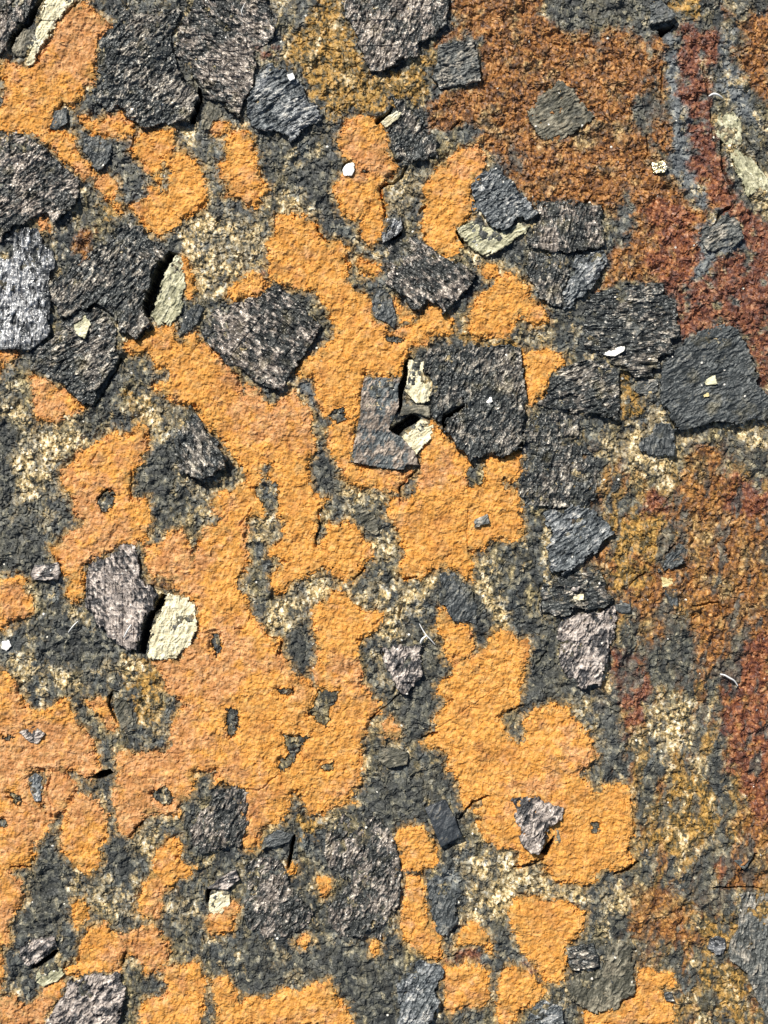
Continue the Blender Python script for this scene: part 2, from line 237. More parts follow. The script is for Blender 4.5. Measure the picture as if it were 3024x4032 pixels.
 ('K','-60,1150 250,1220 270,1240 600,1180 740,1180 800,1300 1000,1250 930,1450 920,1659 640,1659 540,1470 300,1450 50,1500 -60,1500'),
 ('A','560,860 850,900 950,1120 950,1330 850,1330 750,1180 620,1100 520,960'),('B','300,1050 480,1070 540,1400 420,1400 340,1250'),
 ('I','840,850 1010,900 1060,640 1180,760 1240,960 1200,1180 1010,1180 860,1050'),
 ('C','0,980 110,1000 100,1100 0,1130'),('C','800,650 1040,640 1040,800 870,820'),('C','560,200 620,200 600,340 560,320'),
 ('I','1090,60 1180,100 1190,350 980,420 1000,330 1100,200'),('I','960,640 1060,640 1180,700 1190,850 1250,950 1240,1050 1100,1060 1050,900'),
 ('C','230,-60 900,-60 900,140 740,140 560,190 480,180 400,180 300,140'),('F','1450,1180 1720,1280 1720,1480 1600,1450 1500,1350'),
 ('I','1500,760 1590,780 1560,950 1480,1150 1440,1080'),('L','1200,600 1360,560 1350,800 1500,840 1480,1000 1250,1000 1180,850'),
 ('I','730,900 830,900 860,1100 800,1220 740,1100')],
)
PITS = [  # black gaps (deep)
('A','270,-30 300,-30 250,60 205,160 150,190 110,250 75,310 75,260 130,170 185,150 200,80'),
('D','1100,-20 1160,0 1085,110 1045,220 1022,330 975,410 930,400 920,310 955,220 1010,110 1040,20'),
('E','1015,670 1040,690 1010,740 1000,830 975,900 960,1010 940,1030 950,890 940,850 970,800 985,710'),
('E','880,1155 940,1110 1030,1040 1090,1070 1060,1100 980,1140 940,1190'),
('G','1050,560 1085,570 1060,650 1010,680 990,770 968,870 945,960 905,940 920,850 940,760 985,680 1030,600'),
('A','1300,560 1325,620 1300,690 1270,760 1270,800 1225,790 1235,710 1280,650 1290,600'),
('J','600,105 650,65 720,48 745,70 690,100 640,115'),('B','570,1100 590,1060 640,1050 600,1070 585,1120'),
('J','200,1350 215,1330 300,1280 350,1240 380,1240 330,1290 240,1340'),
('J','1350,830 1380,830 1370,860 1350,930 1340,920'),('B','790,790 810,770 870,730 910,700 880,760 800,810'),
('B','1320,1510 1390,1450 1400,1455 1350,1515 1380,1590 1365,1590'),('B','940,1510 960,1450 975,1450 960,1530 900,1560'),
('C','980,190 1090,160 1060,190 1000,240'),('L','200,600 250,600 290,530 300,480 270,520 240,560'),
('K','220,700 235,560 255,480 270,480 250,600 230,700'),('E','1230,1090 1240,1060 1370,990 1370,1010 1260,1080 1240,1170'),
('G','700,1230 740,1195 770,1200 730,1220 715,1270 725,1330 760,1400 710,1310'),
]
CRACKS = [  # (tile, points, width, depth)
('H','1640,1150 1540,1210 1400,1310 1190,1450',4,6),('K','1340,370 1400,300 1440,260 1520,220',8,14),('L','700,730 760,710 850,660',9,16),
('H','0,760 100,840 190,860',4,6),('D','640,1600 670,1550 720,1535',7,12),('J','850,490 900,420 930,390',6,12),('J','80,680 150,678 200,685',6,10),
('H','170,960 185,870',7,14),('K','0,185 60,165 110,120 170,80',6,10),('J','330,100 310,180 330,260 345,320 340,360',8,10),
('B','820,1230 860,1200 910,1190 960,1150 1000,1090',9,18),('B','825,1240 850,1330 855,1400',7,14),('B','1085,1380 1125,1345',8,14),
('D','600,1360 640,1300',6,10),('D','860,1400 850,1500 855,1600',5,8),('H','400,250 430,130 420,20',6,12),('H','1400,20 1390,150 1400,270',4,7),
('A','430,100 480,50 510,20',5,10),('A','330,850 370,720 410,670',6,10),('G','1540,790 1590,790',7,12),('L','800,240 815,330 815,420',4,8),
('L','1540,700 1600,640 1620,600',9,16),('C','1640,1060 1650,1200',7,12),('C','1400,900 1400,1100 1450,1230 1470,1290',9,16),('C','1350,1480 1380,1400 1440,1360',9,16),
('C','910,880 920,1000 900,1030',6,10),('C','480,1340 560,1270',6,10),('B','1290,840 1340,790',6,10),('G','20,120 0,200',3,3),
('D','620,1000 700,860 790,690',6,10),('H','650,470 700,430 720,390',6,10),('H','980,460 1060,448',7,14),('J','420,1350 430,1310',6,8),
('I','10,1330 100,1290',6,10),('I','170,1050 250,940',6,8),('F','1100,60 1100,60',1,1),('E','760,1400 640,1659',3,3),('I','800,500 900,420',6,9),
('L','40,690 150,680 230,640',6,12),('J','1660,180 1600,185',7,10),('H','1100,1500 1200,1470',7,12),('H','960,640 950,720',8,14),('C','1280,440 1310,600 1340,860 1400,1060',6,10),('C','1010,440 1000,700',5,8),
('F','330,1100 350,1300',4,6),('G','1650,0 1560,120',5,9),('H','760,1380 1000,1180 1040,1120',6,9),('J','180,270 90,240 40,230',6,9),('I','1060,270 1100,240',7,14),
('J','700,1120 740,1100 790,1110',5,8),('J','820,1250 800,1320',6,10),('E','1060,1410 1000,1470 950,1540 960,1640',7,12),('B','400,1440 430,1530 480,1590',6,12),
('A','870,880 850,980 800,1000',5,8),('I','1200,640 1380,620 1400,700',6,11),('C','1640,1020 1600,960 1560,900',5,9),('L','1340,820 1560,820 1659,830',6,11),('K','1240,1290 1340,1250',5,9)]

# crystals: tile, outline, height, variant, striation angle (deg), label
PARTS = {}
X = [
('A','-60,-60 260,-30 200,80 180,160 130,170 80,270 60,340 0,360 -60,380',16,'tan',60,'tan grey crystal beside the long cream slab in the top left corner'),
('A','150,190 235,190 200,290 165,370 140,380 90,360 75,320 110,260',5,'olive',60,'olive grey sliver squeezed in the gap beside the long cream slab'),
('A','310,-40 510,-40 470,30 420,110 370,180 310,280 230,410 180,440 170,360 220,260 240,180 280,100',10,'cream',60,'long cream slab lying between black gap and orange crust'),
('A','730,30 1220,60 1160,130 1130,240 1160,400 1210,540 1280,560 1310,640 1270,720 1240,790 1130,810 1020,830 920,830 830,760 770,700 700,740 640,690 600,590 640,500 640,280 720,190 740,100',17,'dark',50,'largest black crystal with a smooth top and jagged lower edge, left of an arched gap'),
('A','1230,70 1290,-60 1659,-60 1760,0 1815,150 1790,230 1740,300 1660,340 1680,440 1659,560 1600,680 1560,770 1460,690 1340,640 1290,550 1220,460 1160,380 1140,240 1190,130',13,'tan',-40,'rough grey tan crystal mass above the bluish crystal'),
('B','10,440 110,420 230,470 290,500 340,600 380,660 450,730 440,790 370,830 240,930 160,870 0,840 -60,780 -60,700 -20,600 10,540',15,'blue',30,'bluish grey crystal with a pointed right corner and pale speckles'),
('B','560,-60 1270,-60 1280,80 1250,200 1170,250 1080,290 1060,370 930,430 790,500 730,430 690,330 640,210 580,90',17,'tan',70,'big wedge shaped dark crystal hanging from the top edge over yellow crust'),
('B','1200,300 1420,250 1440,260 1480,530 1220,580 1160,500 1200,400',12,'grey',20,'small neat grey square crystal in the rusty brown field'),
('C','330,510 410,560 470,640 560,760 500,820 440,880 340,920 230,920 150,800 130,710 200,620 260,580',6,'olive',30,'olive grey diamond crystal sunk in rusty brown rock'),
('A','-60,860 130,860 210,920 340,1000 460,1110 530,1180 510,1260 500,1330 420,1400 360,1460 290,1380 200,1430 100,1500 0,1590 -60,1640',17,'tan',40,'speckled tan grey crystal with straight upper right edge against orange crust'),
('D','-60,-50 0,-60 130,-170 260,-170 280,-60 350,-20 360,90 330,120 320,200 340,330 320,440 330,520 230,610 200,630 0,625 -60,625',13,'silver',90,'glittering silver white crystal at the left edge'),
('D','500,20 650,-60 780,-190 920,-190 960,-130 1080,-20 1040,30 1000,170 930,310 940,400 1000,460 960,520 900,560 840,540 780,510 750,400 620,340 500,380 400,420 340,330 320,200 400,100',24,'dark',60,'tall dark crystal along the wide black gap facing the pale olive slab'),
('D','500,385 620,350 745,415 775,510 755,600 810,640 760,720 680,850 600,990 540,980 480,910 380,850 280,790 200,760 210,660 240,595 330,525 400,430',15,'dark',30,'dark diamond crystal ending in a point above an orange triangle'),
('D','1150,0 1195,20 1205,120 1215,200 1210,280 1180,390 1110,470 1030,460 985,410 1022,330 1042,230 1085,120',5,'pale',60,'pale olive slab right of the wide black gap'),
('E','-352,490 -200,298 -110,322 30,270 120,182 250,280 360,370 447,480 400,570 330,690 240,780 192,892 100,880 0,820 -100,750 -170,740 -210,680 -310,590',15,'tan',-40,'striped dark and pinkish tan crystal surrounded by orange crust'),
('D','1240,990 1300,1050 1340,1130 1440,1250 1490,1340 1460,1400 1400,1450 1280,1480 1220,1450 1170,1420 1140,1300 1130,1250 1170,1130 1200,1050',24,'dark',-60,'small triangular dark crystal with slanting ridges'),
('E','880,-60 960,-100 1060,-120 1200,-20 1300,40 1400,90 1460,140 1420,200 1340,290 1230,390 1180,320 1130,310 1070,390 990,310 920,260 860,200 880,110 840,60',17,'tan',-45,'dark crystal with a notched lower edge like two teeth'),
('B','1330,1500 1400,1450 1460,1440 1530,1470 1600,1520 1680,1500 1730,1450 1790,1480 1780,1510 1700,1580 1560,1659 1470,1680 1420,1620 1380,1570',7,'pale',35,'pale greenish cream slab under the stepped dark crystal'),
('B','1480,1130 1560,1070 1680,1180 1740,1250 1820,1350 1860,1390 1780,1450 1720,1430 1680,1480 1640,1500 1580,1510 1520,1450 1470,1400 1420,1370 1420,1200',20,'blue',40,'stepped blue black crystal above the pale greenish slab'),
('F','190,-345 400,-352 612,-322 628,-160 622,-30 450,-20 300,10 140,-30 120,-100 160,-190 195,-260',16,'tan',80,'dark square crystal with pale streaks beside rust brown rock'),
('F','130,-20 300,15 430,0 410,130 350,250 350,360 260,330 220,310 160,220 120,100',7,'dark',80,'low dark mass joined under the square crystal with pale streaks'),
('F','445,-10 620,-25 655,60 600,130 545,215 430,342 355,374 355,250 415,130',17,'blue',45,'small bluish crystal with glinting right edge under the square streaked one'),
('F','520,255 700,225 780,185 1020,190 1030,250 1112,318 1112,545 1072,560 1065,655 995,680 985,745 945,750 942,805 820,812 800,770 700,748 640,680 500,620 490,440',16,'dark',5,'terraced dark crystal carrying a bright white flake'),
('F','1000,720 1080,620 1150,560 1280,500 1410,465 1510,500 1560,600 1620,740 1640,850 1690,900 1750,1060 1460,1120 1380,1090 1160,1160 1090,1150 1050,1060 1000,960 990,830',16,'slate',35,'big fan shaped slate grey crystal at the right edge'),
('F','280,780 500,690 640,690 720,760 730,900 720,1080 600,1060 480,1050 330,1020 190,980 250,920',12,'dark',20,'dark crystal with speckled right edge below the terraced crystal'),
('F','120,1030 300,1020 480,1060 490,1200 560,1330 610,1470 590,1600 500,1659 80,1659 70,1500 90,1300 100,1150',4,'dark',70,'low black crystal mass with wavy ridges above the fan shaped bluish one'),
('F','960,1090 1080,1090 1090,1320 980,1310 860,1300 840,1250 900,1200',12,'slate',80,'small smooth slate crystal set in yellow grains'),
('E','1108,700 1140,605 1280,585 1480,600 1735,588 1755,700 1778,1000 1772,1150 1750,1270 1659,1310 1580,1350 1540,1290 1410,1360 1370,1290 1300,1240 1245,1170 1245,1085 1375,1000 1372,930 1345,995 1235,1045 1220,1105 1160,1060 1150,970 1150,830 1108,780',19,'dark',62,'large squarish dark block right of the broken cream pieces, with a white dot'),
('E','720,800 960,810 940,870 950,1000 930,1040 880,1150 970,1200 1050,1290 1080,1380 990,1380 980,1415 840,1400 630,1360 650,1240 690,1080 700,900',13,'smooth',60,'smooth bluish tan plate with a sharp lower left corner, left of a square black hole'),
('E','1010,700 1110,700 1100,830 1150,860 1150,970 1060,980 980,900 1000,800',9,'cream',80,'upper broken cream piece between the smooth plate and large dark block'),
('E','965,1000 1060,980 1150,990 1150,1075 1060,1035 950,1060',8,'olive',10,'olive chip between the two broken cream pieces'),
('E','1100,1080 1170,1110 1150,1210 1090,1270 1050,1310 1000,1280 960,1210 1000,1160',9,'cream',40,'lower broken cream piece beside the square black hole'),
('G','580,370 640,320 760,290 780,240 880,240 900,300 930,380 930,450 1000,520 1065,560 1020,600 1000,660 950,720 925,800 905,940 800,910 700,850 640,750 560,640 560,480',17,'pink',-60,'pinkish grey crystal left of the brightest cream block'),
('G','1090,550 1230,580 1240,620 1280,640 1280,720 1300,740 1290,840 1250,900 1200,930 1160,980 1000,990 955,965 970,880 1000,790 1045,690 1080,620',9,'cream',70,'brightest cream block, cracked across, beside a thin black gap'),
('G','190,440 220,370 300,370 380,350 400,420 380,470 220,470',10,'pink',10,'small pinkish chip beneath dark rock above olive grains near left edge'),
('H','820,920 900,890 1060,890 1090,900 1090,1000 1100,1100 1040,1180 990,1230 930,1170 880,1080 840,990',13,'pink',70,'dark crystal with a pink tan centre below the white forked fibre'),
('I','220,0 330,20 400,-20 540,-10 620,60 690,160 630,200 570,290 490,350 360,430 280,420 260,320 250,230 290,180 230,90',16,'blue',40,'fan shaped bluish crystal with fine curved ridges'),
('I','240,440 430,400 600,400 640,520 690,600 600,660 520,670 420,660 400,700 210,700 200,560',12,'dark',10,'dark crystal with two pale pink specks just below the fan shaped bluish one'),
('I','420,685 600,675 690,635 720,720 700,820 660,920 660,960 630,1060 610,1160 480,1180 390,1100 330,1000 320,850 330,740',13,'pink',65,'long dark crystal with a pinkish right edge beside a maroon streak'),
('I','710,600 800,600 800,680 740,690 700,660',12,'slate',0,'tiny slate block at the corner of the long pink edged crystal'),
('I','1000,450 1090,460 1100,510 1010,520',5,'yellow',0,'tiny pale yellow square grain in brown rock'),
('I','1010,530 1100,525 1110,640 1060,640',7,'slate',80,'small slate wedge directly under the pale yellow square grain'),
('H','1430,80 1520,40 1540,100 1440,130',15,'grey',25,'tiny lone grey cube sitting on orange crust'),
('K','1110,300 1250,240 1310,350 1360,480 1215,555 1170,430',14,'smoothslate',65,'flat blue black rectangle with crisp straight edges'),
('L','20,230 100,210 180,210 240,250 330,280 355,300 340,370 260,450 240,520 190,600 120,570 80,510 50,400 30,310',20,'pink',60,'pink centred crystal with dark rim standing in orange crust'),
('L','290,460 330,410 350,530 310,560',4,'olive',60,'dark olive chip in the shade of the pink centred crystal'),
('L','380,1220 560,1180 590,1260 600,1330 500,1350 410,1360 390,1300',16,'dark',10,'small dark block with a notched corner on the olive slab'),
('L','640,1200 750,1180 820,1200 830,1400 840,1500 760,1580 680,1630 580,1640 480,1600 410,1560 400,1480 450,1390 600,1350 640,1280',9,'olive',60,'broad olive slab with a sunken patch near the bottom'),
('L','1480,880 1560,840 1720,860 1720,1730 1600,1500 1560,1380 1440,1280 1440,1160 1500,1080',10,'grey',80,'grey speckled slab filling the lower right edge'),
('L','1315,1150 1370,1125 1415,1150 1420,1200 1400,1245 1350,1250 1300,1220',10,'silver',0,'bright silvery white chip beside the grey speckled slab'),
('J','1400,160 1540,160 1620,190 1640,260 1620,400 1590,550 1460,560 1380,600 1310,590 1250,560 1240,450 1300,330 1370,220',8,'tan',60,'tan speckled dark crystal under orange crust in the lower left part'),
('J','1430,760 1540,700 1565,770 1490,830 1350,830',9,'pink',20,'thin pinkish tan ledge above the small cream chips'),
('J','1370,870 1430,845 1500,870 1500,930 1450,980 1390,1000 1360,960',5,'cream',30,'small cream chips beneath the thin pinkish ledge'),
('J','440,1430 560,1380 790,1380 820,1450 810,1600 760,1730 280,1730 340,1620 420,1510',12,'pink',50,'pinkish grey crystal cut by the bottom edge'),
('J','120,1200 180,1150 270,1150 350,1130 380,1200 340,1240 280,1280 200,1340 150,1340',12,'pink',40,'small mauve grey crystal over a diagonal black gap'),
('J','230,1375 320,1305 400,1340 420,1380 370,1440 280,1470 230,1440',4,'pale',40,'pale greenish flake below the diagonal black gap'),
('K','480,420 580,345 700,390 800,350 905,425 930,560 965,680 960,880 930,950 850,1085 830,1155 790,1155 780,1050 700,1150 560,1140 490,1060 455,950 540,880 620,780 500,700 440,600 455,480',7,'tan',60,'biggest mottled black and tan crystal low in the rock, beside the orange finger'),
('K','-60,680 0,640 110,600 210,700 240,820 380,960 380,1030 280,1140 200,1170 80,1150 0,1100 -60,1060',6,'tan',55,'speckled black crystal left of the small round ochre spot'),
('K','60,500 160,440 260,470 230,520 140,550 50,570',15,'slate',20,'smooth slate wedge jutting over a shaded step'),
('K','1010,1310 1080,1280 1230,1320 1250,1400 1200,1430 1180,1500 1210,1560 1180,1640 1140,1730 930,1730 940,1560 930,1460 1000,1400',15,'blue',60,'blue grey crystal cut by the bottom edge below the orange finger'),
('K','1130,770 1300,820 1330,950 1320,1060 1240,1160 1190,1100 1150,980',8,'slate',70,'low slate crystal right of the orange finger'),
('L','150,1600 230,1550 360,1600 360,1730 100,1730',9,'blue',30,'bluish stump at the bottom edge left of the olive slab'),
('B','870,1420 960,1420 970,1500 900,1560 840,1590 830,1520',12,'silver',70,'small silvery shard above the notched crystal'),
('B','600,1070 650,1060 660,1110 640,1150 590,1150 575,1110',10,'white',0,'lone pure white grain on ochre crust'),
('C','940,1060 1020,1050 1050,1100 1010,1140 950,1130',12,'gold',20,'tiny shiny brassy crystal in rusty rock'),
('G','10,870 60,860 80,900 50,930 15,915',10,'white',0,'white grain at the left edge on dark rock'),
('G','120,1460 230,1420 300,1470 250,1540 200,1530',10,'pink',30,'small pinkish diamond in orange crust near the left edge'),
('G','730,1200 790,1200 860,1320 870,1390 790,1450 745,1330',3,'olive',60,'brownish curved piece behind a dark crescent shadow'),
('C','920,-60 1010,0 1090,110 1060,150 930,160',20,'slate',20,'dark block overhanging a shadow at the top edge'),
('B','890,630 1000,650 1100,700 1130,850 1200,900 1190,1030 1060,1060 930,1040 880,940 870,850 960,760',9,'dark',60,'lumpy black crystal dotted with ochre grains near the white grain'),
('B','825,800 930,720 970,740 930,790 860,830',7,'cream',40,'small cream lip over a slanting black crack'),
('L','1020,1510 1070,1500 1090,1560 1030,1560',12,'tan',10,'tiny tan cube in the bottom orange crust'),
('L','1460,640 1600,620 1540,700',6,'slate',0,'small dark triangle in rusty rock near the right edge'),
('F','835,825 980,820 975,900 900,930 830,890',6,'grey',30,'light grey lump between terraced crystal and yellow grains'),
('C','1235,1440 1330,1480 1420,1380 1500,1440 1540,1560 1420,1650 1290,1640 1240,1560',8,'grey',30,'light blue grey patch crystal between maroon bands at the right'),
('H','790,30 830,170 770,180 700,130 640,60 640,-20 740,-20',3,'olive',30,'low olive grey piece above a cream dotted strip'),
('A','350,720 430,700 440,800 370,850 330,840',6,'slate',70,'small slate piece tucked under the big upper orange crust'),
('A','540,900 660,880 740,920 720,1040 640,1130 590,1060 540,1000',7,'slate',60,'mauve slate piece right of the narrow orange strip'),
('A','860,1440 960,1560 1100,1650 1060,1700 900,1700 840,1600 800,1480',14,'dark',-40,'dark ridge crystal above the tall crystal of the wide gap'),
('H','820,1580 900,1560 1010,1600 1000,1680 880,1700 810,1650',7,'olive',20,'olive lump with a cream streak among black rock at the centre'),
('I','1020,320 1120,230 1180,260 1160,360 1060,400 980,420',8,'slate',40,'slate slanting piece above the pale yellow square grain'),
('C','1440,960 1520,955 1600,1050 1659,1110 1730,1200 1730,1270 1640,1250 1560,1290 1500,1130 1450,1050',8,'pale',-60,'long pale olive slab slanting near the right edge beside the maroon band'),
('C','1370,730 1480,720 1530,820 1520,940 1430,950 1360,880',5,'pale',-60,'short blotchy pale slab above the long pale olive one'),
('D','1180,470 1165,560 1185,540 1240,500 1300,450 1340,350 1290,320 1240,350',8,'slate',-60,'dark slate wedge between the pale olive slab and the striped crystal'),
('A','1340,660 1390,650 1440,680 1480,760 1400,800 1370,850 1310,840 1290,760',7,'olive',80,'olive tongue shaped piece below the arched black gap'),
('J','180,110 230,70 280,90 270,250 235,250 200,190',6,'blue',70,'small blue grey chip left of the curled orange crust in the lower left'),
('E','775,260 840,210 900,270 930,420 925,500 860,450 790,420 765,350',6,'slate',70,'smooth dark slate piece left of the notched crystal'),
('H','1205,420 1300,400 1370,480 1440,560 1470,700 1450,760 1380,750 1300,740 1250,640 1210,620',6,'slate',60,'dark slate piece between cream grains and the narrow orange tongue'),
]
X = [c for c in X if c[3] != 'skip']

# ------------------------------------------------------------------ grids
STEP = 3.4
def axis(n):
    inner = np.arange(-60, n + 60, STEP)
    out = []; v = inner[-1]; s = STEP
    while v < n + 2600: s *= 1.06; v += s; out.append(v)
    out = np.array(out); left = (n - out)[::-1]
    return np.concatenate([left, inner, out]).astype(np.float64)
gx, gy = axis(3024), axis(4032)
X2, Y2 = np.meshgrid(gx, gy)           # row = y
NX, NY = len(gx), len(gy)
def idx_range(poly, m):
    xs = [p[0] for p in poly]; ys = [p[1] for p in poly]
    return (np.searchsorted(gx, min(xs) - m), np.searchsorted(gx, max(xs) + m),
            np.searchsorted(gy, min(ys) - m), np.searchsorted(gy, max(ys) + m))
def field(polys, wx, wy, m=60, init=-200.0):
    f = np.full(X2.shape, init, np.float32)
    for t, s in polys:
        p = P(t, s); a, b, c, d = idx_range(p, m)
        sub = sdf(X2[c:d, a:b] + wx[c:d, a:b], Y2[c:d, a:b] + wy[c:d, a:b], p)
        f[c:d, a:b] = np.maximum(f[c:d, a:b], sub)
    return f
def low(x, y):       # the slow undulation everything shares
    return 22 * fbm(x, y, 700, 2, 1) + 9 * fbm(x, y, 170, 3, 2)
jx = 13 * fbm(X2, Y2, 48, 3, 5, .62); jy = 13 * fbm(X2, Y2, 48, 3, 6, .62)
bx = 46 * fbm(X2, Y2, 70, 4, 7, .65); by = 46 * fbm(X2, Y2, 70, 4, 8, .65)
spx = 15 * fbm(X2, Y2, 15, 3, 61, .7); spy = 15 * fbm(X2, Y2, 15, 3, 62, .7)
fray = 20 * fbm(X2, Y2, 30, 4, 63, .72)
crust_f = field(CRUST, jx + spx * 1.3, jy + spy * 1.3) + 6
crust_f = crust_f + fray * sstep(75, 15, np.abs(crust_f))
hole_f = field(HOLES, jx + spx, jy + spy)
pit_f = field(PITS, jx * .4, jy * .4)
crack_f = np.zeros(X2.shape, np.float32)
for t, s, wd, dp in CRACKS:
    p = P(t, s); a, b, c, d = idx_range(p, 30)
    xx = X2[c:d, a:b] + jx[c:d, a:b] * .7; yy = Y2[c:d, a:b] + jy[c:d, a:b] * .7
    best = np.full(xx.shape, 1e9)
    for (x0, y0), (x1, y1) in zip(p[:-1], p[1:]):
        ex, ey = x1 - x0, y1 - y0; L = ex * ex + ey * ey + 1e-9
        tt = np.clip(((xx - x0) * ex + (yy - y0) * ey) / L, 0, 1)
        best = np.minimum(best, np.hypot(xx - x0 - tt * ex, yy - y0 - tt * ey))
    crack_f[c:d, a:b] = np.maximum(crack_f[c:d, a:b], dp * 1.4 * sstep(wd * .85, wd * .35, best))
out_d = np.maximum.reduce([-X2, X2 - 3024, -Y2, Y2 - 4032])     # distance outside the surveyed part
outm = out_d > 40
crust_f = np.where(outm, fbm(X2, Y2, 260, 4, 21) * 160 - 4, crust_f)
W = {}
for k in 'RMYPBK':
    amp = .6 if k in 'BK' else 1
    fz = field(ZONE[k], bx * amp, by * amp, 110) / 55
    brk = fbm(X2 + spx, Y2 + spy, 46, 4, 70 + ord(k), .65)
    W[k] = sstep(-.30, .34, np.clip(fz, -2, 1.1) + (.8 if k in 'RM' else 1.7 if k == 'Y' else 1.15) * brk)
    if k == 'M': W[k] *= sstep(-.45, -.1, fbm(X2 + spx, Y2, 60, 3, 36, .6))
    if k == 'P': W[k] *= sstep(-.42, .05, fbm(X2 + spx, (Y2 + spy) * .7, 50, 3, 31, .65))
W['P'] = np.maximum(W['P'], sstep(.12, .34, fbm(X2 + spx, Y2 * .6 + spy, 60, 4, 37, .65)) * (1 - W['R']) * (1 - W['M']) * (1 - W['K']) * .8)
stk = fbm(X2 + .22 * Y2 + bx * .5, Y2 * .30, 75, 4, 38, .62)
stk2 = fbm(X2 + .22 * Y2 + bx * .5, Y2 * .33, 62, 4, 39, .62)
rightside = sstep(2180, 2420, X2 - .12 * (Y2 - 1900)) * sstep(1650, 1950, Y2)
W['Y'] = np.maximum(W['Y'], rightside * sstep(.02, .18, stk) * .7 * (1 - W['M']) * (1 - .6 * W['R']) * (1 - .7 * W['P']))
W['R'] = np.maximum(W['R'], rightside * sstep(.04, .20, stk2) * .8 * (1 - .7 * W['P']))
W['D'] = sstep(.02, .12, fbm(X2 + .15 * Y2 + spx, Y2 * .55 + spy, 105, 4, 40, .6) - .14 * rightside) * .75
W['K'] = np.maximum(W['K'], rightside * sstep(.10, .24, -stk))
W['P'] = W['P'] * (1 - .75 * W['D']) * (1 - .6 * W['K'])
W['O'] = sstep(-22, 6, crust_f + 30 * fbm(X2 + spx, Y2 + spy, 34, 4, 47, .7)) * (hole_f < 0) * .7
W['R'] = np.where(outm & (X2 > 2600), sstep(-.1, .2, fbm(X2, Y2, 400, 3, 33)), W['R'])
W['P'] = np.where(outm, sstep(.1, .4, fbm(X2, Y2, 120, 3, 34)), W['P'])

LOW = low(X2, Y2)
fa, fpl, fr = facets(X2 + jx * .6, Y2 + jy * .6, 17, 1.2, .9, 1)
fb, fpl2, fr2 = facets(X2 + jx * .4, Y2 + jy * .4, 9.5, 1.3, 1.2, 2)
rough = np.clip(W['R'] + W['M'], 0, 1)
zb = LOW - 3 + 5.0 * (fa - .5) + 3.6 * fpl + 1.2 * (fb - .5) + 1.0 * fpl2 + 5.0 * fbm(X2 + jx, Y2 * .75 + jy, 26, 3, 9, .6)
zb = zb + rough * (6.5 * 1.25 * fbm(X2 + jx, Y2 * .7, 34, 3, 12, .6) + 1.0) + W['P'] * 3.0 * fbm(X2, Y2, 22, 2, 13)
zb = zb + 6 * fbm(X2 + jx, Y2, 60, 2, 14)
lf = fbm(X2 + jx, Y2 + jy, 95, 4, 15, .6)
ledge = sstep(-.16, -.135, lf) + sstep(.04, .06, lf) + sstep(.22, .24, lf)
zb = zb + 5.0 * (ledge - 1.5)
zb0 = zb
zb = zb - 11 * sstep(5, 15, crust_f) * (hole_f < 0)
zb = zb - 130 * sstep(-3, 5, pit_f) - crack_f
# ------------------------------------------------------------------ mesh writing
def link(o, parent=None):
    scene.collection.objects.link(o)
    if parent is not None: o.parent = parent
    return o
def write_mesh(name, co, quads, attrs, mat, origin):
    me = bpy.data.meshes.new(name)
    co = np.asarray(co, np.float32) - np.asarray(origin, np.float32)
    nv, nf = len(co), len(quads)
    me.vertices.add(nv); me.vertices.foreach_set('co', co.ravel())
    me.loops.add(nf * 4); me.loops.foreach_set('vertex_index', np.ascontiguousarray(quads, np.int32).ravel())
    me.polygons.add(nf); me.polygons.foreach_set('loop_start', np.arange(0, nf * 4, 4, dtype=np.int32))
    me.polygons.foreach_set('loop_total', np.full(nf, 4, np.int32))
    for k, v in attrs.items():
        a = me.attributes.new(k, 'FLOAT', 'POINT'); a.data.foreach_set('value', np.asarray(v, np.float32).ravel())
    me.update(calc_edges=True)
    me.shade_flat()
    me.materials.append(mat)
    o = bpy.data.objects.new(name, me); o.location = origin
    return o
def world(x, y, z):
    return np.stack([(x - 1512) * S, (2016 - y) * S, z * S], -1)
def patch(name, x, y, z, zbot, mask, attrs, mat, origin=None, only=None):
    """height sheet over the masked cells, with side walls down to zbot"""
    ny, nx = x.shape
    vid = np.arange(ny * nx).reshape(ny, nx)
    j, i = np.nonzero(mask)
    q = np.stack([vid[j, i], vid[j + 1, i], vid[j + 1, i + 1], vid[j, i + 1]], 1)
    N = ny * nx
    mp = np.pad(mask, 1)
    walls = []
    def wall(sel, a, b):   # a->b seen along the quad's own winding
        walls.append(np.stack([b, a, a + N, b + N], 1))
    l = ~mp[1:-1, :-2][j, i]; wall(l, vid[j, i][l], vid[j + 1, i][l])
    b = ~mp[2:, 1:-1][j, i]; wall(b, vid[j + 1, i][b], vid[j + 1, i + 1][b])
    r = ~mp[1:-1, 2:][j, i]; wall(r, vid[j + 1, i + 1][r], vid[j, i + 1][r])
    t = ~mp[:-2, 1:-1][j, i]; wall(t, vid[j, i + 1][t], vid[j, i][t])
    q = q if only == 'face' else np.concatenate(walls) if only == 'side' else np.concatenate([q] + walls)
    co = np.concatenate([world(x.ravel(), y.ravel(), z.ravel()), world(x.ravel(), y.ravel(), zbot.ravel())])
    at = {k: np.concatenate([v.ravel(), v.ravel()]) for k, v in attrs.items()}
    used, inv = np.unique(q.ravel(), return_inverse=True)
    co = co[used]; q = inv.reshape(-1, 4); at = {k: v[used] for k, v in at.items()}
    if origin is None:
        origin = (float(co[:, 0].mean()), float(co[:, 1].mean()), float(co[:, 2].min()))
    return write_mesh(name, co, q, at, mat, origin)

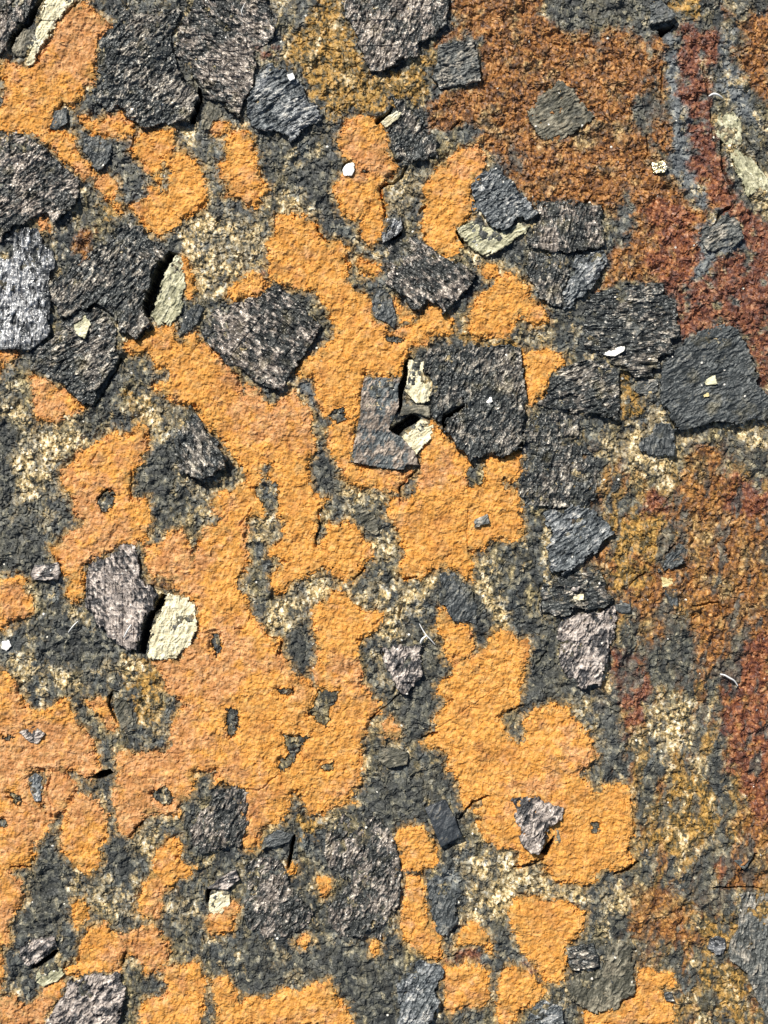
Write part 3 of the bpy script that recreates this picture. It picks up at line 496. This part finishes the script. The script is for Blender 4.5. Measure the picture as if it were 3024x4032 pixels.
# ------------------------------------------------------------------ materials
class NT:
    def __init__(s, name):
        s.m = bpy.data.materials.new(name); s.m.use_nodes = True
        s.t = s.m.node_tree; s.t.nodes.clear()
        s.out = s.n('ShaderNodeOutputMaterial'); s.b = s.n('ShaderNodeBsdfPrincipled')
        s.l(s.b.outputs[0], s.out.inputs[0])
        g = s.n('ShaderNodeNewGeometry'); v = s.n('ShaderNodeVectorMath'); v.operation = 'SCALE'
        s.l(g.outputs['Position'], v.inputs[0]); v.inputs['Scale'].default_value = 1 / S   # back to pixel-sized units
        s.pos = v.outputs[0]
    def n(s, t): return s.t.nodes.new(t)
    def l(s, a, b): s.t.links.new(a, b)
    def attr(s, k):
        a = s.n('ShaderNodeAttribute'); a.attribute_name = k; return a.outputs['Fac']
    def noise(s, size, detail=2, rough=.6, stretch=None):
        p = s.pos
        if stretch:
            mp = s.n('ShaderNodeMapping'); mp.inputs['Rotation'].default_value = (0, 0, -.22); mp.inputs['Scale'].default_value = (1, 1 / stretch, 1)
            s.l(p, mp.inputs['Vector']); p = mp.outputs[0]
        a = s.n('ShaderNodeTexNoise'); a.inputs['Scale'].default_value = 1 / size
        a.inputs['Detail'].default_value = detail; a.inputs['Roughness'].default_value = rough
        s.l(p, a.inputs['Vector']); return a.outputs['Fac']
    def math(s, op, a, b=None, c=None, clamp=False):
        m = s.n('ShaderNodeMath'); m.operation = op; m.use_clamp = clamp
        for i, v in enumerate((a, b, c)):
            if v is None: continue
            if isinstance(v, (int, float)): m.inputs[i].default_value = v
            else: s.l(v, m.inputs[i])
        return m.outputs[0]
    def ramp(s, f, stops, interp='LINEAR'):
        r = s.n('ShaderNodeValToRGB'); r.color_ramp.interpolation = interp; e = r.color_ramp.elements
        while len(e) < len(stops): e.new(.5)
        for k, (p, c) in enumerate(stops): e[k].position = p; e[k].color = (*c, 1)
        s.l(f, r.inputs[0]); return r.outputs[0]
    def mix(s, f, a, b):
        m = s.n('ShaderNodeMix'); m.data_type = 'RGBA'
        for v, i in ((f, 0), (a, 6), (b, 7)):
            if isinstance(v, (int, float)): m.inputs[i].default_value = v
            elif isinstance(v, tuple): m.inputs[i].default_value = (*v, 1)
            else: s.l(v, m.inputs[i])
        return m.outputs[2]
    def spark(s, col, thr, size, c):  # glints painted into the base colour as small pale dots
        v = s.n('ShaderNodeTexVoronoi'); v.inputs['Scale'].default_value = 1 / size; s.l(s.pos, v.inputs['Vector'])
        sp = s.n('ShaderNodeSeparateColor'); s.l(v.outputs['Color'], sp.inputs[0])
        f = s.math('MULTIPLY', s.math('GREATER_THAN', sp.outputs[0], thr), s.math('LESS_THAN', v.outputs['Distance'], .36))
        return s.mix(f, col, c)
    def bump(s, h, dist, strength=1.0):
        b = s.n('ShaderNodeBump'); b.inputs['Distance'].default_value = dist * S; b.inputs['Strength'].default_value = strength
        s.l(h, b.inputs['Height']); s.l(b.outputs[0], s.b.inputs['Normal'])
    def fin(s, col, rough, spec=.5, metal=0):
        s.l(col, s.b.inputs['Base Color'])
        for k, v in (('Roughness', rough), ('Specular IOR Level', spec), ('Metallic', metal)):
            if isinstance(v, (int, float)): s.b.inputs[k].default_value = v
            else: s.l(v, s.b.inputs[k])
        return s.m

def rock_material():
    m = NT('bare_rock')
    v = m.math('MULTIPLY_ADD', m.noise(34, 4, .72, 1.5), 1.25, m.math('MULTIPLY_ADD', m.attr('cell'), .45, -.34))
    v2 = m.math('MULTIPLY_ADD', m.noise(26, 4, .74, 1.4), 1.35, m.math('MULTIPLY_ADD', m.attr('cell2'), .38, -.37))
    big = m.noise(110, 4, .65, 2.4)
    dark = m.ramp(v, [(.0, (.010, .011, .010)), (.33, (.031, .034, .032)), (.56, (.075, .076, .064)), (.74, (.14, .135, .10)), (.90, (.42, .37, .25))])
    olive = m.ramp(v2, [(.1, (.018, .017, .010)), (.40, (.082, .070, .036)), (.58, (.21, .165, .075)), (.74, (.55, .45, .23))])
    col = m.mix(m.math('MULTIPLY', m.ramp(big, [(.47, (0, 0, 0)), (.60, (1, 1, 1))]), .85), dark, olive)
    gb = m.ramp(v, [(.0, (.013, .016, .017)), (.45, (.058, .067, .069)), (.75, (.15, .165, .155)), (.95, (.42, .40, .32))])
    col = m.mix(m.math('MULTIPLY', m.ramp(m.noise(80, 4, .65, 2.2), [(.52, (0, 0, 0)), (.60, (1, 1, 1))]), .7), col, gb)
    Y = m.ramp(v2, [(.12, (.03, .026, .014)), (.38, (.12, .085, .028)), (.58, (.38, .21, .045)), (.9, (.60, .39, .12))])
    R = m.ramp(v2, [(.12, (.034, .017, .010)), (.40, (.145, .060, .018)), (.62, (.34, .145, .034)), (.90, (.58, .33, .12))])
    M = m.ramp(v2, [(.08, (.032, .011, .008)), (.42, (.135, .038, .019)), (.68, (.30, .105, .038)), (.92, (.58, .34, .20))])
    Pp = m.ramp(v2, [(.14, (.022, .024, .018)), (.32, (.12, .105, .06)), (.44, (.40, .28, .11)), (.57, (.68, .53, .28)), (.80, (.88, .83, .68))])
    B = m.ramp(v, [(.05, (.026, .032, .034)), (.45, (.085, .095, .10)), (.72, (.21, .225, .22)), (.9, (.5, .47, .38))])
    ch = m.ramp(v, [(.05, (.007, .008, .008)), (.42, (.026, .030, .030)), (.66, (.085, .092, .085)), (.86, (.34, .31, .22))])
    col = m.mix(m.attr('wD'), col, ch)
    col = m.mix(m.attr('wB'), col, B)
    Rv = m.mix(m.math('MULTIPLY', m.ramp(m.noise(120, 3, .6), [(.5, (0, 0, 0)), (.66, (1, 1, 1))]), .7), R, olive)
    col = m.mix(m.attr('wR'), col, Rv)
    col = m.mix(m.math('MULTIPLY', m.attr('wM'), .85), col, M)
    col = m.mix(m.attr('wY'), col, Y)
    col = m.mix(m.math('MULTIPLY', m.attr('wK'), .85), col, dark)
    col = m.mix(m.attr('wP'), col, Pp)
    O = m.ramp(v2, [(.15, (.09, .06, .025)), (.42, (.30, .18, .06)), (.62, (.56, .35, .12)), (.85, (.72, .55, .30))])
    col = m.mix(m.attr('wO'), col, O)
    col = m.spark(col, .996, 14, (.78, .74, .64))
    m.bump(m.noise(11, 3, .65), 3.4, .65)
    return m.fin(col, m.ramp(v, [(0, (.75,) * 3), (1, (.42,) * 3)]), .5)
def crust_material():
    m = NT('ochre_crust')
    v = m.math('MULTIPLY_ADD', m.noise(24, 4, .68), 1.0, m.math('MULTIPLY', m.attr('cell2'), .06))
    a = m.ramp(v, [(.26, (.32, .130, .024)), (.45, (.58, .262, .052)), (.68, (.74, .385, .105))])
    b = m.ramp(v, [(.26, (.26, .110, .038)), (.48, (.50, .235, .085)), (.70, (.70, .40, .195))])
    col = m.mix(m.attr('pink'), a, b)
    col = m.mix(m.math('MULTIPLY', m.ramp(m.noise(90, 5, .7), [(.50, (0, 0, 0)), (.66, (1, 1, 1))]), .55), col, m.ramp(v, [(.25, (.22, .09, .022)), (.75, (.52, .25, .08))]))
    col = m.mix(m.math('MULTIPLY', m.ramp(m.noise(40, 4, .7), [(.54, (0, 0, 0)), (.68, (1, 1, 1))]), .6), col, (.80, .48, .19))
    dk = m.ramp(v, [(.25, (.07, .06, .035)), (.55, (.22, .16, .06)), (.8, (.50, .38, .19))])
    col = m.mix(m.attr('worn'), col, dk)
    rd = m.ramp(v, [(.2, (.16, .05, .018)), (.8, (.42, .17, .06))])
    col = m.mix(m.math('MULTIPLY', m.ramp(m.noise(150, 5, .7), [(.53, (0, 0, 0)), (.68, (1, 1, 1))]), .55), col, rd)
    m.bump(m.noise(10, 3, .65), 3.6, .6)
    return m.fin(col, .85, .2)
VAR = {  # dark ramp, patch ramp, patch amount, roughness, metallic
 'dark':  ([(.012,.013,.012),(.048,.053,.051),(.15,.155,.14)],[(.036,.034,.030),(.17,.15,.125),(.72,.65,.53)],.48,.38,.2),
 'tan':   ([(.013,.014,.013),(.054,.057,.053),(.17,.165,.145)],[(.045,.041,.036),(.235,.198,.165),(.78,.69,.58)],.60,.38,.2),
 'pink':  ([(.018,.018,.020),(.058,.056,.056),(.18,.16,.145)],[(.10,.085,.075),(.40,.34,.295),(.80,.71,.62)],.76,.48,.1),
 'blue':  ([(.026,.030,.031),(.10,.112,.116),(.34,.355,.35)],[(.10,.11,.12),(.28,.29,.29),(.6,.56,.48)],.40,.42,.15),
 'slate': ([(.015,.018,.018),(.054,.061,.061),(.15,.16,.155)],[(.05,.06,.06),(.12,.125,.12),(.3,.28,.22)],.2,.5,.1),
 'grey':  ([(.035,.038,.035),(.115,.12,.11),(.24,.24,.215)],[(.10,.10,.09),(.24,.22,.18),(.5,.45,.37)],.5,.5,.1),
 'smooth':([(.035,.042,.044),(.10,.115,.115),(.24,.25,.24)],[(.06,.05,.04),(.22,.175,.135),(.56,.46,.36)],.72,.5,.1),
 'smoothslate':([(.018,.022,.026),(.036,.042,.048),(.06,.07,.075)],[(.04,.045,.045),(.09,.09,.08),(.3,.26,.2)],.15,.5,.1),
 'olive': ([(.03,.03,.02),(.085,.08,.055),(.16,.15,.11)],[(.08,.07,.05),(.20,.175,.12),(.36,.33,.24)],.5,.6,.0),
 'pale':  ([(.13,.125,.07),(.38,.36,.22),(.60,.57,.38)],[(.26,.24,.14),(.54,.51,.34),(.76,.72,.52)],.6,.55,.0),
 'cream': ([(.40,.34,.19),(.72,.65,.43),(.86,.80,.60)],[(.40,.34,.2),(.72,.66,.45),(.85,.8,.62)],.6,.5,.0),
 'yellow':([(.30,.25,.10),(.52,.42,.18),(.66,.55,.28)],[(.4,.3,.14),(.6,.5,.25),(.7,.6,.35)],.5,.5,.0),
 'silver':([(.018,.02,.021),(.085,.09,.092),(.26,.265,.265)],[(.12,.12,.122),(.42,.42,.415),(.86,.85,.83)],.85,.32,.3),
 'white': ([(.7,.68,.6),(.82,.8,.74),(.88,.87,.84)],[(.8,.79,.74),(.86,.85,.82),(.9,.9,.88)],.5,.3,.0),
 'gold':  ([(.16,.13,.07),(.5,.43,.25),(.75,.68,.48)],[(.3,.26,.16),(.62,.56,.4),(.85,.8,.66)],.5,.25,.8),
}
MAT = {}
def crystal_material(k):
    if k in MAT: return MAT[k]
    d, p, amt, ro, me = VAR[k]
    m = NT(k + '_crystal')
    v = m.math('MULTIPLY_ADD', m.noise(24, 4, .72), 1.1, m.math('MULTIPLY_ADD', m.attr('cell'), .75, -.42))
    cd = m.ramp(v, [(.12, d[0]), (.5, d[1]), (.9, d[2])])
    cp = m.ramp(v, [(.15, p[0]), (.55, p[1]), (.95, p[2])])
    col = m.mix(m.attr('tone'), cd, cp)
    ol = m.math('MULTIPLY', m.ramp(m.noise(90, 3, .6), [(.56, (0, 0, 0)), (.7, (1, 1, 1))]), .35 if k in ('dark', 'tan', 'slate') else 0.0)
    col = m.mix(ol, col, m.ramp(v, [(.1, (.04, .035, .015)), (.9, (.30, .24, .10))]))
    if k not in ('white', 'gold', 'cream', 'smoothslate'): col = m.spark(col, .988, 13, (.74, .70, .62))
    m.bump(m.noise(10, 3, .65), 1.6 if 'smooth' in k else 3.0, .65)
    MAT[k] = m.fin(col, ro, .5, me)
    return MAT[k]

# ------------------------------------------------------------------ the rock itself
full = np.ones((NY - 1, NX - 1), bool)
dkw = lambda k: W[k]
rock = patch('rock_surface', X2, Y2, zb, np.full_like(zb, -400.), full,
             dict(cell=fr, cell2=fr2, wP=dkw('P'), wR=dkw('R'), wM=dkw('M'), wY=dkw('Y'), wB=dkw('B'), wK=dkw('K'), wD=dkw('D'), wO=dkw('O')),
             rock_material(), origin=(0, 0, 0))
rock['kind'] = 'structure'; link(rock)

cm = (crust_f > 0) & (hole_f < 0) & (pit_f < -2)
# small bites and pinholes eaten out of the crust
bite = fbm(X2, Y2, 34, 3, 41)
cm &= ~((bite > .5) & (crust_f < 14)) & ~((fbm(X2, Y2, 30, 2, 44) > .84))
cmask = cm[:-1, :-1] & cm[1:, :-1] & cm[:-1, 1:] & cm[1:, 1:]
edge = sstep(0, 16, np.minimum(crust_f, -hole_f))
lf2 = fbm(X2 + jx + spx, Y2 + jy, 120, 4, 16, .6)
ledge2 = sstep(-.12, -.10, lf2) + sstep(.12, .135, lf2)
wr = fbm(X2 + jx * 1.5, Y2 + jy * 1.5, 34, 4, 42, .62)
zc = LOW + .5 + 2.6 * edge + 8.0 * wr + 4.0 * fbm(X2 * 1.25 + Y2 * .5, Y2 - X2 * .3, 19, 3, 43) + 1.4 * fpl2 + 2.6 * (ledge2 - .8) - crack_f * .45 + 3.5 * fbm(X2, Y2, 90, 2, 45)
pink = sstep(-.18, .22, .8 * fbm(X2, Y2, 420, 3, 51) + .6 * fbm(X2, Y2, 60, 3, 52, .65) + .30 * sstep(1700, 200, X2) - .26)
worn = sstep(.02, .36, fbm(X2 + spx, Y2 + spy, 50, 4, 53, .68)) * (.30 + .70 * sstep(45, 4, crust_f)) * .8
eb = sstep(2, 24, np.minimum(crust_f, -hole_f) + 6 * fbm(X2, Y2, 20, 2, 46))
zc = zc * eb + (zb0 + 1.8 - crack_f) * (1 - eb)
crust = patch('ochre_crust', X2, Y2, zc, LOW - 12, cmask, dict(cell2=fr2, pink=pink, worn=worn), crust_material(), origin=(0, 0, 0))
crust['kind'] = 'stuff'; link(crust)
crust['label'] = 'bright orange ochre rust crust spread in jagged patches over the dark rock'; crust['category'] = 'rust crust'

# ------------------------------------------------------------------ crystals
def slab(name, poly, h, var, ang, seed, zref=None, parent=None, step=3.0, sink=140):
    xs = [p[0] for p in poly]; ys = [p[1] for p in poly]
    x, y = np.meshgrid(np.arange(min(xs) - 8, max(xs) + 8, step), np.arange(min(ys) - 8, max(ys) + 8, step))
    size = min(max(xs) - min(xs), max(ys) - min(ys))
    if size < 90: x, y = np.meshgrid(np.arange(min(xs) - 8, max(xs) + 8, 1.8), np.arange(min(ys) - 8, max(ys) + 8, 1.8))
    j = min(5.5, size * .035)
    if size < 70: j = size * .07
    if var in ('cream', 'pale'): j = max(j, min(8, size * .07))
    ca, sa = math.cos(math.radians(-ang)), math.sin(math.radians(-ang))
    u = x * ca + y * sa; v = -x * sa + y * ca
    # edges break in small steps parallel and square to the cleavage
    k1 = facets(x, y, 26, 1.5, math.radians(-ang), seed)[0] - .5
    k2 = facets(x, y, 12, 1.3, math.radians(-ang), seed + 3)[0] - .5
    sf = sdf(x + j * .5 * fbm(x, y, 40, 2, seed), y + j * .5 * fbm(x, y, 40, 2, seed + 1), poly) + (k1 * j * 1.1 + k2 * j * .5) * (0.25 if 'smooth' in var else 1)
    el = [(math.hypot(poly[(q + 1) % len(poly)][0] - poly[q][0], poly[(q + 1) % len(poly)][1] - poly[q][1]), q) for q in range(len(poly))]
    q = max(el)[1]; ea = math.atan2(poly[(q + 1) % len(poly)][1] - poly[q][1], poly[(q + 1) % len(poly)][0] - poly[q][0])
    ce, se = math.cos(ea), math.sin(ea); eu = x * ce + y * se; ev = -x * se + y * ce
    def plate(a, b, k):
        ro = np.floor(ev / b + k * .37).astype(np.int64)
        co_ = np.floor(eu / a + RT[1][(ro * 7 + k) & 255, (ro + k) & 255] * 3).astype(np.int64)
        return RT[3][(co_ + k * 5) & 255, (ro + k * 11) & 255]
    pl1, pl2 = plate(70, 34, seed), plate(30, 15, seed + 2)
    if size > 110 and 'smooth' not in var and var not in ('grey', 'silver'): sf = sf - 9 * (plate(44, 30, seed + 5) > .70) - 4.5 * (plate(22, 15, seed + 6) > .62) + 3
    vm = sf > 0
    mask = vm[:-1, :-1] & vm[1:, :-1] & vm[:-1, 1:] & vm[1:, 1:]
    if mask.sum() < 3: return None
    cx, cy = np.mean(xs), np.mean(ys); ext = max(size, 30)
    z0 = low(x, y)
    # the slab dips into the rock at the upper left and stands proud at the lower right
    t = np.clip(((x - cx) * .55 + (y - cy) * .8) / ext, -.6, .6)
    ra, pa, ca_ = facets(x + 3 * fbm(x, y, 30, 2, 3), y + 3 * fbm(x, y, 30, 2, 4), 13, 2.6, math.radians(-ang), seed + 5)
    rb, pb, cb_ = facets(x, y, 34, 1.8, math.radians(-ang), seed + 9)
    rc, pc, cc_ = facets(x, y, 8, 1.3, math.radians(-ang) + .4, seed + 2)
    wu = u + 6 * fbm(x, y, 45, 2, seed + 4); wv = v + 9 * fbm(x, y, 45, 2, seed + 7)
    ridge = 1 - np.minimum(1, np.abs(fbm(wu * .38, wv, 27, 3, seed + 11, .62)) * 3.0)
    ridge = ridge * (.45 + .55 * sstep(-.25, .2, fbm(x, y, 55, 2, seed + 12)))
    am = (.62 if var == 'smooth' else .22) if 'smooth' in var else (.6 if var in ('cream', 'pale', 'slate', 'olive', 'white') else 1.0)
    am *= min(1, size / 110)
    z = z0 + h * (.66 + .85 * t) + am * (3.6 * (ra - .5) + 2.4 * pa + 7.5 * (pl1 - .5) + 4.0 * (pl2 - .5) + 1.6 * (rc - .5) + 1.0 * pc + 9.5 * (ridge - .6) + 3 * fbm(x, y, 80, 2, seed))
    z = z - 1.2 * sstep(5, 0, sf)
    big = fbm(x, y, max(60, size * .45), 3, seed + 6)
    thr = VAR[var][2]
    tone = sstep(-.12, .16, big + .55 * fbm(x, y, 24, 3, seed + 8, .7) + .45 * (ca_ - .5) + .20 * (cc_ - .5) + .55 * (ridge - .45) + (thr - .62) * .9)  # ridge term paints highlights into the colour: pale ridge tops, dark grooves
    if var == 'silver': tone = tone * sstep(-10, 50, sf + 30 * big)
    if var in ('dark', 'tan', 'pink'):                     # weathered pale centre, dark rim
        tone = tone * sstep(-6, 14, sf + 14 * (ca_ - .5))
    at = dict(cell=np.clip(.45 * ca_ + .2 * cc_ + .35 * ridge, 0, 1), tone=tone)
    if size < 70 or name == 'flake':
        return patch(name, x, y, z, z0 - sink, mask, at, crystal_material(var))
    org = ((cx - 1512) * S, (2016 - cy) * S, float((z0 - 30).mean()) * S)
    root = bpy.data.objects.new(name, None); root.empty_display_size = .002; root.location = org
    for k in ('face', 'side'):
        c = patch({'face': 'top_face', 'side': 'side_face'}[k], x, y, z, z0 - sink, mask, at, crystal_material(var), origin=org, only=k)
        link(c, root); c.location = (0, 0, 0)
    return root
KIND = {'cream': 'crystal_fragment', 'pale': 'crystal_fragment', 'white': 'mineral_grain', 'yellow': 'mineral_grain', 'gold': 'metallic_crystal'}
made = {}
for n, (t, s, h, var, ang, lab) in enumerate(X):
    poly = P(t, s)
    nm = KIND.get(var, 'crystal')
    o = slab(nm, poly, h * 1.2, var, ang, 3 + n * 2)
    if o is None: continue
    link(o); o['label'] = lab
    o['category'] = {'crystal_fragment': 'mineral fragment', 'mineral_grain': 'mineral grain', 'metallic_crystal': 'crystal'}.get(nm, 'crystal')
    o['group'] = {'crystal_fragment': 'pale broken slabs in the rock', 'mineral_grain': 'light mineral grains in the rock'}.get(nm, 'dark crystals set in the rock')
    made[lab] = o
def flake(host, t, s, h, var, seed):
    p = made[host]
    f = slab('flake', P(t, s), h, var, 20, seed)
    if f is None: return
    loc = f.location.copy(); link(f, p); f.location = loc - p.location
FL = [
('terraced dark crystal carrying a bright white flake','F','585,640 640,640 720,610 765,600 750,640 690,675 640,670',25,'white'),
('terraced dark crystal carrying a bright white flake','F','720,420 770,400 830,450 880,500 830,550 760,500',23,'grey'),
('large squarish dark block right of the broken cream pieces, with a white dot','E','1508,938 1550,934 1556,970 1515,978',25,'white'),
('dark crystal with two pale pink specks just below the fan shaped bluish one','I','420,570 490,560 490,600 420,605',20,'cream'),
('dark crystal with two pale pink specks just below the fan shaped bluish one','I','410,500 470,510 450,545 405,540',19,'pink'),
('bluish grey crystal with a pointed right corner and pale speckles','B','215,495 255,480 270,525 235,540',24,'white'),
('dark diamond crystal ending in a point above an orange triangle','D','480,440 560,390 600,460 560,560 490,520',23,'pale'),
('big fan shaped slate grey crystal at the right edge','F','1270,830 1350,790 1360,850 1290,860',24,'pale'),
('big fan shaped slate grey crystal at the right edge','F','1265,900 1310,900 1310,935 1275,940',24,'yellow'),
]
for k, (host, t, s, h, var) in enumerate(FL): flake(host, t, s, h, var, 300 + k)

# ------------------------------------------------------------------ loose white fibres
fm = NT('white_fibre'); fc = fm.ramp(fm.noise(30), [(.3, (.75, .74, .70)), (.7, (.86, .86, .84))]); fm.fin(fc, .4, .5); FM = fm.m
def tube(name, pts, r0, label):
    pts = [np.array(p, float) for p in pts]; dense = []
    for k in range(len(pts) - 1):
        p0 = pts[max(k - 1, 0)]; p1 = pts[k]; p2 = pts[k + 1]; p3 = pts[min(k + 2, len(pts) - 1)]
        for u in np.linspace(0, 1, 7)[:-1]:
            dense.append(.5 * ((2 * p1) + (-p0 + p2) * u + (2 * p0 - 5 * p1 + 4 * p2 - p3) * u * u + (-p0 + 3 * p1 - 3 * p2 + p3) * u ** 3))
    dense.append(pts[-1]); verts = []; faces = []; ns = 6
    for k, p in enumerate(dense):
        d = dense[min(k + 1, len(dense) - 1)] - dense[max(k - 1, 0)]; d /= np.linalg.norm(d) + 1e-9
        a = np.cross(d, (0, 0, 1)); a /= np.linalg.norm(a) + 1e-9; b = np.cross(a, d)
        r = r0 * (.45 + .55 * math.sin(math.pi * (k + .6) / (len(dense) + .2)))
        for q in range(ns):
            th = 2 * math.pi * q / ns; verts.append(p + r * (a * math.cos(th) + b * math.sin(th)))
        if k:
            for q in range(ns):
                i0 = (k - 1) * ns; faces.append((i0 + q, i0 + (q + 1) % ns, i0 + ns + (q + 1) % ns, i0 + ns + q))
    v = np.array(verts); v = world(v[:, 0], v[:, 1], v[:, 2])
    org = tuple(float(c) for c in (v[:, 0].mean(), v[:, 1].mean(), v[:, 2].min()))
    o = write_mesh(name, v, np.array(faces), {}, FM, org)
    o.data.shade_smooth(); link(o)
    if label: o['label'] = label; o['category'] = 'fibre'; o['group'] = 'loose white fibres on the rock'
    return o
def fib(t, s, zs, r, label):
    p = P(t, s); zl = [float(low(np.array([a]), np.array([b]))[0]) for a, b in p]
    return tube('fibre', [(a, b, zl[k] + zs[k]) for k, (a, b) in enumerate(p)], r, label)
main = fib('H', '1080,755 1105,800 1130,835 1155,860 1182,892', (10, 16, 19, 16, 9), 2.6, 'long arm of the crossed white fibres on black rock at the centre')
fib('H', '1086,884 1100,855 1128,832', (10, 16, 18), 4.2, 'short thick white fibre leaning on a longer one')
fib('C', '1308,634 1335,622 1365,628 1398,645', (10, 17, 18, 10), 4.5, 'curved white fibre on the maroon band near the top right')
fib('I', '1388,1086 1415,1092 1450,1112 1480,1130 1505,1165', (9, 16, 17, 14, 8), 3.6, 'bent white fibre on brown rock near the right edge')
fib('G', '866,758 845,790 815,842', (26, 28, 26), 3.0, 'straight pale needle lying on the pinkish grey crystal')
fib('G', '512,738 480,772 448,812', (9, 13, 9), 2.4, 'thin pale needle on dark rock left of the pinkish crystal')
fib('A', '1600,30 1580,80 1590,110', (12, 14, 12), 1.5, 'short hairlike fibre in the upper rough crystal mass')
